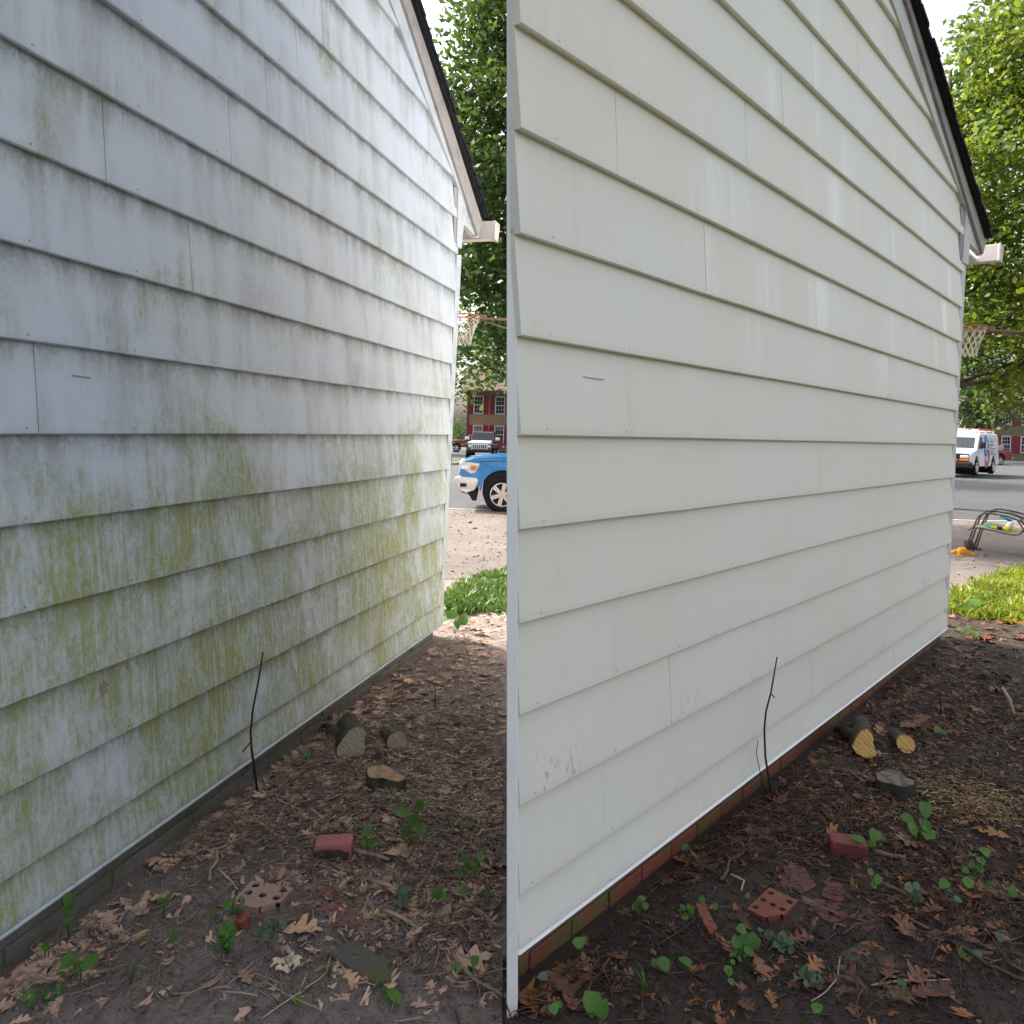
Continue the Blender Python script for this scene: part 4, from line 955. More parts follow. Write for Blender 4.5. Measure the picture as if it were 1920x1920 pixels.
def sticks(name, pts, g, ln, rad, mat, k, flatness=1.0, lift=.012, label=None):
    n = len(pts); P = np.array(pts); a = g.uniform(0, 2 * pi, n); L = ln * np.exp(g.normal(0, .5, n)); R = rad * np.exp(g.normal(0, .35, n))
    d = np.stack([np.cos(a), np.sin(a), g.normal(0, .10, n)], 1); side = np.stack([-np.sin(a), np.cos(a), np.zeros(n)], 1)
    z = np.array([gz(x, y) for x, y in pts]) + R * .6 + np.abs(g.normal(0, lift, n))
    c = np.stack([P[:, 0], P[:, 1], z], 1); b = g.normal(0, .12, (n, 1)) * L[:, None]
    J = [c - d * L[:, None] / 2, c + side * b + np.array([0, 0, 1]) * np.abs(b) * .4, c + d * L[:, None] / 2]
    up = np.array([0, 0, 1.0]); V = []
    for i, j in enumerate(J):
        rr = (R * (1, .9, .6)[i])[:, None]
        V += [j + side * rr, j - side * rr * .8 + up * rr * .3 * flatness, j + up * rr * flatness]
    V = np.stack(V, 1).reshape(-1, 3); base = np.arange(n)[:, None] * 9
    q = np.array([(0, 1, 4, 3), (1, 2, 5, 4), (2, 0, 3, 5), (3, 4, 7, 6), (4, 5, 8, 7), (5, 3, 6, 8)])
    Fc = (base[:, None, :] + q[None]).reshape(-1, 4)
    o = lk(name, raw(name, V, Fc, M[mat], np.repeat(np.clip(g.beta(1.6, 2.2, n), 0, 1), 9)), SOIL[k]); o['kind'] = 'stuff'; return o
def clods(name, pts, g, r, mat, k):
    n = len(pts); P = np.array(pts); R = r * np.exp(g.normal(0, .55, n)); z = np.array([gz(x, y) for x, y in pts])
    o6 = np.array([(1, 0, 0), (0, 1, 0), (-1, 0, 0), (0, -1, 0), (0, 0, .8), (0, 0, -.6)]); V = np.stack([P[:, 0], P[:, 1], z], 1)[:, None, :] + o6[None] * R[:, None, None] * g.uniform(.6, 1.3, (n, 6, 3))
    t = np.array([(0, 1, 4), (1, 2, 4), (2, 3, 4), (3, 0, 4), (1, 0, 5), (2, 1, 5), (3, 2, 5), (0, 3, 5)]); Fc = (np.arange(n)[:, None, None] * 6 + t[None]).reshape(-1, 3)
    o = lk(name, raw(name, V.reshape(-1, 3), Fc, M[mat]), SOIL[k]); o['kind'] = 'stuff'
def litter(k, blobs, mat, seed, size, nparts=285):
    g = np.random.default_rng(seed); pts = blob_pts(k, blobs, g); meshes = []
    for i in range(26):
        V, Fc, T = oak_leaf(1, g.uniform(.26, .44), seed * 50 + i, g.beta(2, 2)); meshes.append((V, Fc, T, raw('fallen_leaf', V, Fc, M[mat], T)))
    items = []
    for x, y in pts:
        s = size * math.exp(g.normal(-.10, .38)); items.append((s / y, x, y, s, int(g.integers(26)), g.uniform(0, 2 * pi), g.normal(0, .17), g.normal(0, .20)))
    items.sort(reverse=True)
    for n, (_, x, y, s, m, a, b, c) in enumerate(items[:nparts]):
        o = lk('fallen_leaf', meshes[m][3], SOIL[k], (x, y, gz(x, y) - .004 + abs(b) * s * .25 + g.uniform(0, .010)))
        o.rotation_euler = (c, b, a); o.scale = (s, s, s)
    VV, FF, TT = [], [], []; off = 0
    for _, x, y, s, m, a, b, c in items[nparts:]:
        V, Fc, T, _m = meshes[m]; VV.append((V * s) @ rotm(a, b, c).T + np.array([x, y, gz(x, y) + .004 + abs(b) * s * .3])); FF.append(Fc + off); TT.append(T); off += len(V)
    if VV:
        o = lk('leaf_litter', raw('leaf_litter', np.concatenate(VV), np.concatenate(FF), M[mat], np.concatenate(TT)), SOIL[k]); o['kind'] = 'stuff'
# ------------------------------------------------------------------ litter on the two yards
BL = [(380, 1520, .10, .10, 26), (330, 1590, .06, .06, 14), (440, 1475, .10, .08, 30), (515, 1420, .09, .10, 42), (570, 1375, .08, .12, 60), (610, 1335, .10, .16, 70), (690, 1315, .16, .22, 70), (770, 1290, .2, .3, 50),
      (640, 1300, .1, .2, 40), (560, 1440, .12, .12, 26), (640, 1500, .2, .15, 30), (720, 1550, .2, .12, 26), (860, 1620, .18, .12, 30), (880, 1690, .14, .10, 34), (800, 1700, .1, .08, 20), (830, 1420, .25, .3, 30),
      (880, 1330, .25, .4, 30), (860, 1215, .25, .5, 70), (900, 1175, .3, .4, 50), (60, 1830, .06, .05, 16), (40, 1780, .05, .05, 10), (150, 1745, .05, .05, 14), (190, 1700, .05, .05, 10), (90, 1870, .07, .06, 12),
      (740, 1700, .08, .06, 8), (880, 1800, .1, .06, 8), (350, 1830, .2, .05, 2), (300, 1700, .2, .12, 5), (600, 1800, .25, .08, 3), (730, 1850, .08, .04, 5)]
litter('L', BL, 'leaf_dry', 3, .066)
g = np.random.default_rng(11)
TW = [(480, 1480, .18, .16, 260), (560, 1420, .2, .2, 300), (700, 1360, .3, .35, 420), (640, 1530, .3, .2, 520), (760, 1570, .3, .2, 420), (850, 1660, .25, .18, 420), (880, 1450, .3, .4, 420), (850, 1270, .4, .7, 500), (380, 1560, .14, .12, 160), (880, 1760, .14, .1, 160), (560, 1860, .35, .08, 60), (120, 1800, .12, .1, 90), (350, 1720, .3, .2, 60)]
scraps('L', [(a, b, c * 1.15, d * 1.15, int(n * .9)) for a, b, c, d, n in TW], 'leaf_dry', 31, .050)
TW = [(a, b, c * 1.1, d * 1.1, int(n * 1.5)) for a, b, c, d, n in TW]
sticks('twig_litter', blob_pts('L', TW, g), g, .060, .0019, 'twig_dry', 'L')
sticks('wood_chips', blob_pts('L', [(865, 1495, .15, .10, 1700), (905, 1520, .10, .07, 900), (820, 1470, .22, .16, 700), (740, 1530, .2, .10, 420), (850, 1400, .3, .35, 420), (880, 1560, .2, .1, 260)], g), g, .019, .0030, 'chip', 'L', .8, .008)
clods('soil_clods', blob_pts('L', [(300, 1700, .3, .25, 2200), (450, 1780, .4, .15, 2600), (700, 1800, .3, .12, 1700), (700, 1600, .4, .3, 1200), (870, 1400, .4, .6, 1200), (120, 1830, .2, .1, 800)], g), g, .0034, 'soil_dry', 'L')
BR = [(1600, 1330, .16, .22, 55), (1650, 1300, .2, .3, 46), (1560, 1370, .08, .12, 26), (1500, 1440, .12, .12, 26), (1470, 1520, .1, .1, 22), (1400, 1540, .1, .1, 18), (1300, 1600, .08, .08, 14), (1590, 1430, .14, .12, 18), (1760, 1330, .25, .3, 24),
      (1840, 1200, .35, .5, 130), (1860, 1170, .4, .35, 70), (1790, 1225, .2, .3, 40), (1850, 1280, .3, .3, 20), (1650, 1500, .2, .15, 18), (1700, 1560, .2, .1, 16), (1860, 1660, .16, .1, 30), (1800, 1690, .16, .1, 26), (1690, 1730, .1, .08, 12),
      (1000, 1850, .06, .05, 8), (1090, 1830, .1, .06, 8), (1060, 1880, .08, .04, 8), (1200, 1830, .2, .08, 5), (1500, 1800, .2, .08, 4), (1700, 1860, .2, .05, 12), (1840, 1750, .12, .07, 10), (1600, 1870, .15, .04, 6), (1880, 1450, .2, .25, 20), (1880, 1340, .3, .35, 46), (1800, 1280, .3, .35, 40)]
litter('R', BR, 'leaf_wet', 5, .066)
TW = [(1420, 1540, .14, .14, 240), (1500, 1470, .2, .18, 320), (1640, 1360, .3, .35, 380), (1580, 1530, .3, .2, 420), (1700, 1570, .3, .2, 380), (1830, 1660, .25, .16, 480), (1850, 1440, .3, .4, 560), (1840, 1230, .4, .6, 420), (1880, 1330, .35, .45, 700), (1790, 1300, .3, .4, 500), (1310, 1590, .12, .1, 120), (1850, 1730, .16, .1, 160), (1500, 1860, .35, .08, 120), (1060, 1850, .14, .06, 90), (1300, 1720, .3, .2, 140)]
scraps('R', [(a, b, c * 1.15, d * 1.15, int(n * .8)) for a, b, c, d, n in TW], 'leaf_wet', 32, .050)
TW = [(a, b, c * 1.1, d * 1.1, int(n * 1.5)) for a, b, c, d, n in TW]
sticks('twig_litter', blob_pts('R', TW, g), g, .060, .0019, 'twig_wet', 'R')
sticks('wood_chips', blob_pts('R', [(1800, 1500, .13, .10, 1100), (1840, 1525, .10, .07, 500), (1740, 1470, .2, .14, 260), (1650, 1525, .2, .08, 260), (1780, 1400, .3, .3, 300), (1880, 1330, .4, .4, 500)], g), g, .019, .0030, 'chip_wet', 'R', .8, .008)
clods('soil_clods', blob_pts('R', [(1250, 1720, .3, .25, 2000), (1400, 1800, .4, .15, 2400), (1700, 1800, .3, .12, 2200), (1600, 1600, .4, .3, 1200), (1850, 1420, .4, .6, 1400)], g), g, .0034, 'soil_wet', 'R')
def gravel(n, seed):
    g = np.random.default_rng(seed); n0 = n; x = np.concatenate([g.uniform(-2.2, .6, n // 2), g.uniform(4.5, 12.5, n // 2)]); y = 7.6 + 9.5 * g.random(len(x)) ** 1.6
    z = terrain(x, y) + .002; R = .007 * np.exp(g.normal(0, .55, len(x)))
    o6 = np.array([(1, 0, 0), (0, 1, 0), (-1, 0, 0), (0, -1, 0), (0, 0, .7), (0, 0, -.6)]); V = np.stack([x, y, z], 1)[:, None, :] + o6[None] * R[:, None, None] * g.uniform(.5, 1.8, (len(x), 6, 3))
    t = np.array([(0, 1, 4), (1, 2, 4), (2, 3, 4), (3, 0, 4), (1, 0, 5), (2, 1, 5), (3, 2, 5), (0, 3, 5)]); Fc = (np.arange(len(x))[:, None, None] * 6 + t[None]).reshape(-1, 3)
    o = lk('gravel', raw('gravel', V.reshape(-1, 3), Fc, M['twig_dry'], np.repeat(np.clip(g.beta(1.6, 2.2, len(x)), 0, 1), 6))); tag(o, 'loose gravel and bark scraps strewn over the driveway', 'gravel', None, 'stuff')
gravel(5000, 77)
# ------------------------------------------------------------------ lawn patches
def lawn(name, polys, n, seed, label, h, mat='grass'):
    g = np.random.default_rng(seed); P = []
    W_ = [[at(*q)[:2] for q in p] for p in polys]
    def inside(x, y, p):
        c = False
        for i in range(len(p)):
            (x1, y1), (x2, y2) = p[i], p[i - 1]
            if (y1 > y) != (y2 > y) and x < (x2 - x1) * (y - y1) / (y2 - y1) + x1: c = not c
        return c
    for p in W_:
        xs = [q[0] for q in p]; ys = [q[1] for q in p]; m = 0
        while m < n:
            x, y = g.uniform(min(xs) - .1, max(xs) + .1), g.uniform(min(ys) - .1, max(ys) + .1)
            if inside(x + g.normal(0, .05), y + g.normal(0, .07), p): P.append((x, y)); m += 1
    P = np.array(P); N = len(P); z = np.array([float(terrain(x, y)) for x, y in P]) - .005
    hh = h * g.uniform(.5, 1.3, N) * (.55 + .9 * vnoise(P[:, 0] * 5, P[:, 1] * 5, 6)); a = g.uniform(0, 2 * pi, N); w = g.uniform(.003, .007, N) * 1.5; l = g.normal(0, .5, (N, 2)) * hh[:, None]
    broad = g.random(N) < .30; w = np.where(broad, w * 3.2, w); hh = np.where(broad, hh * .65, hh)
    b = np.stack([P[:, 0], P[:, 1], z], 1); sd = np.stack([np.cos(a) * w, np.sin(a) * w, 0 * a], 1)
    md = b + np.stack([l[:, 0] * .35, l[:, 1] * .35, hh * .6], 1); tp = b + np.stack([l[:, 0], l[:, 1], hh * np.where(broad, .75, 1)], 1)
    V = np.stack([b - sd * .6, md - sd, tp, md + sd, b + sd * .6], 1).reshape(-1, 3); k = np.arange(N)[:, None] * 5
    F4 = np.concatenate([k + np.array([[0, 1, 3, 4]]), ]); me = raw(name, V, F4, M[mat], np.repeat(np.clip(vnoise(P[:, 0] * 4, P[:, 1] * 4, 9) * .7 + g.uniform(0, .4, N), 0, 1), 5))
    b3 = bmesh.new(); b3.from_mesh(me); b3.verts.ensure_lookup_table(); 
    for i in range(N):
        b3.faces.new((b3.verts[i * 5 + 1], b3.verts[i * 5 + 2], b3.verts[i * 5 + 3]))
    b3.to_mesh(me); b3.free()
    tag(lk(name, me), label, 'grass', None, 'stuff')
lawn('grass', [[(826, 1128), (870, 1098), (960, 1066), (1010, 1060), (1010, 1150), (900, 1146), (832, 1150)]], 7000, 1, 'shaggy patch of grass behind the corner of the mildewed house', .075)
lawn('grass', [[(1782, 1128), (1820, 1108), (1900, 1072), (1960, 1062), (1960, 1172), (1860, 1160), (1785, 1150)]], 9000, 2, 'sunlit yellow-green grass behind the corner of the washed house', .085, 'grass_sun_tint')
# ------------------------------------------------------------------ bricks, pavers, stones
def frame(pc, pd):
    a, b_ = at(*pc), at(*pd); return a, math.atan2(b_[1] - a[1], b_[0] - a[0])
def cored_brick(c0, c1, c2, mat, label, seed):
    a, b_, c = at(*c0), at(*c1), at(*c2); L = math.hypot(b_[0] - a[0], b_[1] - a[1]); Wd = math.hypot(c[0] - a[0], c[1] - a[1])
    ang = math.atan2(b_[1] - a[1], b_[0] - a[0]); cen = ((b_[0] + c[0]) / 2, (b_[1] + c[1]) / 2)
    t = empty('cored_brick', (*cen, gz(*cen) + .004), label, 'brick', None, ang); m = MB(); nx, ny, H = 3, 3, .017
    cross = ((b_[0] - a[0]) * (c[1] - a[1]) - (b_[1] - a[1]) * (c[0] - a[0]))
    g = np.random.default_rng(seed); cx, cy = L / nx, Wd / ny
    for i in range(nx):
        for j in range(ny):
            x0, y0 = -L / 2 + i * cx, -Wd / 2 + j * cy
            if i == nx - 1 and j == 2: # broken corner
                m.prism([(x0, y0), (x0 + cx * .75, y0), (x0 + cx * .35, y0 + cy * .45), (x0, y0 + cy * .7)], lambda p, q: (p, q, -.03), lambda p, q: (p, q, H)); continue
            hole = (j != 1) or (i == 1)
            r = min(cx, cy) * .33; mx, my = x0 + cx / 2, y0 + cy / 2; sq = [(-1, -1), (0, -1), (1, -1), (1, 0), (1, 1), (0, 1), (-1, 1), (-1, 0)]
            O = [(mx + p * cx / 2, my + q * cy / 2) for p, q in sq]; K = []
            for p, q in sq: n_ = math.hypot(p, q); K.append((mx + p / n_ * r, my + q / n_ * r))
            if hole:
                vs = [(x, y, H) for x, y in O] + [(x, y, H) for x, y in K] + [(x, y, .004) for x, y in K]
                m.add(vs, [(e, (e + 1) % 8, (e + 1) % 8 + 8, e + 8) for e in range(8)] + [(e + 8, (e + 1) % 8 + 8, (e + 1) % 8 + 16, e + 16) for e in range(8)])
                d = MB(); d.prism(K, lambda x, y: (x, y, -.01), lambda x, y: (x, y, .004 + g.uniform(0, .012))); d.build('hole_dirt', M['brick_core'], t)
            else: m.add([(x, y, H) for x, y in O], [tuple(range(8))])
    e = .0; x0, x1, y0, y1 = -L / 2, L / 2, -Wd / 2, Wd / 2
    m.add([(x0, y0, -.03), (x1, y0, -.03), (x1, y1 - cy, -.03), (x1 - cx, y1, -.03), (x0, y1, -.03), (x0, y0, H), (x1, y0, H), (x1, y1 - cy, H), (x1 - cx, y1, H), (x0, y1, H)], [(0, 1, 6, 5), (1, 2, 7, 6), (3, 4, 9, 8), (4, 0, 5, 9)])
    m.build('body', mat, t, fix=False)
    return t
cored_brick((485, 1660), (445, 1702), (538, 1693), M['brick_pale'], 'broken pale brick with round holes lying on the dry soil', 1)
cored_brick((1448, 1674), (1406, 1714), (1490, 1706), M['brick_wet'], 'wet orange brick with dirt-filled holes on the dark soil', 2)
def lump(name, px, py, lx, ly, lz, rz, mat, label, cat, seed, cut=None, sink=.25, n=9):
    """irregular stone or brick fragment"""
    g = np.random.default_rng(seed); a = at(px, py); t = empty(name, (a[0], a[1], a[2]), label, cat, None, rz); b = bmesh.new()
    bmesh.ops.create_cube(b, size=1); bmesh.ops.subdivide_edges(b, edges=b.edges[:], cuts=2, use_grid_fill=True)
    for v in b.verts:
        r = v.co.copy(); v.co = Vector((r.x * lx, r.y * ly, (r.z + .5) * lz)) + Vector(g.normal(0, 1, 3)) * lz * n / 100
        if r.length > .75: v.co.xy *= .93
        v.co.z -= sink * lz
        if cut: v.co.x += cut * v.co.z * (1 if r.y < 0 else .3)
    me = bpy.data.meshes.new(name); b.to_mesh(me); b.free(); me.materials.append(mat)
    o = lk('stone_body' if cat == 'stone' else 'fragment', me, t); m = o.modifiers.new('b', 'BEVEL'); m.width = lz * .12; m.segments = 2
    return t
t = lump('brick_fragment', 626, 1597, .135, .075, .062, .12, M['brick_pink'], 'broken brick with a pink top and dark broken face', 'brick', 4, None, .12, .36)
b = MB(); b.prism([(-.068, -.004), (.045, -.004), (.060, .022), (.02, .036), (-.03, .040), (-.066, .034)], lambda x, z: (x, -.046, z), lambda x, z: (x, -.036, z)); b.build('broken_face', M['brick_dark'], t, bevel=.003)
lump('brick_fragment', 1588, 1598, .130, .075, .062, -.2, M['brick_red'], 'wet crimson broken brick beside the curled orange leaf', 'brick', 5, None, .12, .36)
lump('brick_fragment', 452, 1752, .05, .04, .045, .4, M['brick_wet'], 'small red-orange brick chunk behind the bushy weed', 'brick', 6)
lump('pebble', 613, 1473, .034, .026, .022, .3, M['stone'], 'pale stone among the twigs left of the stump', 'stone', 8)
lump('pebble', 1573, 1477, .034, .024, .022, -.5, M['stone'], 'pale stone among the wet twigs left of the stump', 'stone', 9)
lump('pebble', 490, 1594, .018, .014, .014, .3, M['stone'], 'small grey pebble above the buried red pavers on the dry yard', 'stone', 10)
lump('green_nut', 883, 1419, .022, .016, .014, .3, M['weed_dark'], 'small green nut on the dry soil right of the logs', 'nut', 12)
b = [at(x, y) for x, y in ((1303, 1700), (1323, 1708), (1345, 1750), (1333, 1763), (1312, 1727))]; cx, cy = np.mean([p[0] for p in b]), np.mean([p[1] for p in b])
t = empty('brick_shard', (cx, cy, gz(cx, cy)), 'flat red brick shard left of the wet orange brick', 'brick'); m = MB()
m.prism([(p[0] - cx, p[1] - cy) for p in b], lambda x, y: (x, y, -.01), lambda x, y: (x, y, .012 + x * .1)); m.build('shard', M['brick_wet'], t, bevel=.002)
def pavers(k, items, mats, group):
    for i, (pp, lb) in enumerate(items):
        q = [at(*p) for p in pp]; c = np.mean(np.array(q), 0); t = empty('paver', (c[0], c[1], c[2]), lb, 'paver', group); m = MB(); g = np.random.default_rng(i + 40)
        pts = []
        for a in range(len(q)):
            p, r = np.array(q[a][:2]), np.array(q[(a + 1) % len(q)][:2])
            for f in (0, .33, .66): w = p + (r - p) * f; w += g.normal(0, .005, 2); pts.append((w[0] - c[0], w[1] - c[1]))
        m.prism(pts, lambda x, y: (x, y, -.03), lambda x, y: (x, y, .005 + (bumps(c[0] + x, c[1] + y) - bumps(c[0], c[1])) * .7)); m.build('slab', mats[i % len(mats)], t)
pavers('L', [([(512, 1622), (562, 1634), (566, 1662), (548, 1682), (498, 1664)], 'pale dusty paver just behind the holed brick'), ([(584, 1648), (618, 1654), (632, 1676), (616, 1686), (580, 1682)], 'buried red paver behind the pale dusty one'),
             ([(556, 1682), (612, 1690), (632, 1716), (600, 1730), (560, 1708)], 'speckled red paver in the middle of the buried row'), ([(604, 1712), (640, 1696), (672, 1722), (660, 1748), (628, 1742)], 'red paver towards the right of the buried row'),
             ([(650, 1742), (690, 1724), (702, 1748), (680, 1768)], 'small red paver at the right end of the buried row')], [M['paver_pale'], M['paver'], M['paver'], M['paver'], M['paver']], 'red pavers buried in the dry yard')
pavers('R', [([(1472, 1628), (1512, 1632), (1530, 1664), (1500, 1682), (1464, 1662)], 'wet red paver just behind the holed orange brick'), ([(1546, 1654), (1576, 1658), (1594, 1684), (1570, 1694), (1540, 1684)], 'wet paver behind the middle of the sunken row'),
             ([(1526, 1690), (1574, 1698), (1592, 1726), (1556, 1736), (1516, 1714)], 'wet speckled paver in the middle of the sunken row'), ([(1594, 1700), (1632, 1704), (1656, 1736), (1630, 1752), (1600, 1740)], 'wet red paver at the right of the sunken row')], [M['paver_wet']], 'wet pavers sunk in the dark yard')
def slab_stone(pts, label, mat, h):
    q = [at(*p) for p in pts]; c = np.mean(np.array(q), 0); t = empty('stone_slab', tuple(c), label, 'stone'); m = MB()
    m.prism([(p[0] - c[0], p[1] - c[1]) for p in q], lambda x, y: (x, y, -.03), lambda x, y: (x, y, h + .05 * y)); m.build('slab', mat, t, bevel=.006)
slab_stone([(614, 1802), (700, 1856), (735, 1850), (720, 1812), (660, 1778)], 'mossy half-buried stone slab on the dry yard', M['moss_stone'], .020)
slab_stone([(1572, 1796), (1640, 1842), (1680, 1836), (1676, 1800), (1620, 1772)], 'dark mossy slab sunk in the wet yard', M['slab_wet'], .003)
# ------------------------------------------------------------------ logs and stumps
def log(face, back, rb, base, dp, bark, cut, label, stub=None):
    """face outline in picture px at depth dp, back end px and its radius in px; base px = where it touches the ground"""
    g0 = at(*base); d = g0[1]; o = np.array(g0); t = empty('log', tuple(o), label, 'log')
    n = len(face); q = [deep(x, y, d / (ray(x, y)[1])) for x, y in face]; cen = np.mean(q, 0)
    w = lambda p: p - o
    fq = [w(p + np.array([0, (p[2] - cen[2]) * .45, 0])) for p in q]
    bc = deep(back[0], back[1], dp / ray(*back)[1]); 
    loops = [fq]
    for f in (.18, .45, .75, 1.0):
        c = cen + (bc - cen) * f; s = 1 + (rb - 1) * f
        loops.append([w(c + (p - cen) * s * (1 + .05 * (hash2(i, f * 10, 2) - .5))) for i, p in enumerate(q)])
    m = MB(); vs = [v for L_ in loops for v in L_]; fs = [(a * n + i, a * n + (i + 1) % n, (a + 1) * n + (i + 1) % n, (a + 1) * n + i) for a in range(4) for i in range(n)] + [tuple(4 * n + i for i in range(n))]
    m.add(vs, fs); m.build('bark', bark, t, smooth=True)
    m = MB(); cc = np.mean(fq, 0); pr = [cc + (v - cc) * .965 + np.array([0, -.004, 0]) for v in fq]; m.add([tuple(v) for v in pr] + [tuple(v + np.array([0, .012, 0])) for v in pr], [tuple(range(n)), tuple(range(2 * n - 1, n - 1, -1))] + [(i, (i + 1) % n, (i + 1) % n + n, i + n) for i in range(n)]); m.build('sawn_face', cut, t)
    if stub:
        a = cen + (bc - cen) * .3; e = deep(stub[0], stub[1], (dp + .02) / ray(*stub[:2])[1]); m = MB(); m.tube([w(a), w(a + (e - a) * .5) + np.array([0, 0, -.004]), w(e)], [stub[2] * 1.1, stub[2] * 1.05, stub[2]], 12); m.build('branch_stub', bark, t, smooth=True)
f1 = [(631, 1402), (641, 1387), (652, 1374), (666, 1367), (679, 1371), (686, 1380), (683, 1391), (686, 1403), (684, 1410), (675, 1417), (664, 1414), (657, 1420), (642, 1421), (633, 1413)]
log(f1, (652, 1360), .92, (660, 1420), 3.82, M['log_bark'], M['cut_dry'], 'forked log with a grey sawn end near the mildewed wall', (611, 1371, .040))
el = lambda cx, cy, rx, ry: [(cx + rx * cos(2 * pi * i / 14), cy + ry * sin(2 * pi * i / 14)) for i in range(14)]
log(el(744, 1392, 19, 17), (708, 1368), 1.0, (744, 1409), 3.92, M['log_bark'], M['cut_dry'], 'short straight log with a round grey sawn end on the dry yard')
f2 = [(1596, 1400), (1609, 1383), (1620, 1373), (1632, 1371), (1639, 1379), (1640, 1387), (1637, 1394), (1641, 1408), (1637, 1416), (1626, 1418), (1612, 1415), (1601, 1409)]
log(f2, (1612, 1362), .92, (1622, 1418), 3.96, M['log_bark_wet'], M['cut_wet'], 'forked log with a bright orange sawn end near the washed wall', (1576, 1374, .038))
log(el(1698, 1395, 18, 15), (1664, 1372), 1.0, (1698, 1410), 4.05, M['log_bark_wet'], M['cut_wet'], 'short straight log with a bright orange sawn end on the wet yard')
def stump(pts, bark, cut, label, h=.055):
    q = [at(x, y, h) for x, y in pts]; c = np.mean(np.array(q), 0); c[2] -= h; t = empty('tree_stump', tuple(c), label, 'tree stump'); n = len(q); m = MB()
    P = [(p[0] - c[0], p[1] - c[1]) for p in q]
    m.add([(x * 1.12, y * 1.12, -.05) for x, y in P] + [(x * 1.02, y * 1.02, h * .6) for x, y in P] + [(x, y, h) for x, y in P], [(a * n + i, a * n + (i + 1) % n, (a + 1) * n + (i + 1) % n, (a + 1) * n + i) for a in (0, 1) for i in range(n)])
    m.build('bark', bark, t); m = MB(); m.prism([(x * .97, y * .97) for x, y in P], lambda x, y: (x, y, h - .02), lambda x, y: (x, y, h + .003 + .01 * x)); m.build('cut_top', cut, t)
stump([(688, 1446), (702, 1443), (718, 1442), (733, 1448), (741, 1456), (752, 1461), (761, 1465), (762, 1469), (748, 1474), (730, 1471), (718, 1466), (706, 1467), (693, 1466), (687, 1458)], M['log_bark'], M['stump_dry'], 'low two-lobed tree stump with a brown top on the dry yard')
stump([(1642, 1449), (1658, 1445), (1672, 1443), (1688, 1449), (1700, 1459), (1714, 1465), (1716, 1471), (1700, 1476), (1682, 1474), (1668, 1469), (1652, 1467), (1643, 1461)], M['log_bark_wet'], M['stump_wet'], 'low two-lobed tree stump with a grey top on the wet yard')
# ------------------------------------------------------------------ sticks and twigs one can tell apart
def stick(pts, rpx, mat, tone, label, cat='stick', name='stick', lift=.006):
    q = [at(*p, rpx / F * 2.5 + lift) for p in pts]; c = np.array(q[0]); r = [rpx / F * p[1] * (1 - .35 * i / max(1, len(q) - 1)) for i, p in enumerate(q)]
    fine = []; rr = []
    for i in range(len(q) - 1):
        for f in (0, .5): fine.append(np.array(q[i]) * (1 - f) + np.array(q[i + 1]) * f + np.random.default_rng(int(q[i][0] * 1e4) % 999 + i).normal(0, .0015, 3) - c); rr.append(r[i])
    fine.append(np.array(q[-1]) - c); rr.append(r[-1])
    m = MB(); m.tube(fine, rr, 7); me = m.mesh(name, M[mat], True); a = me.attributes.new('tone', 'FLOAT', 'POINT'); a.data.foreach_set('value', np.full(len(me.vertices), tone, np.float32))
    tag(lk(name, me, None, tuple(c)), label, cat)
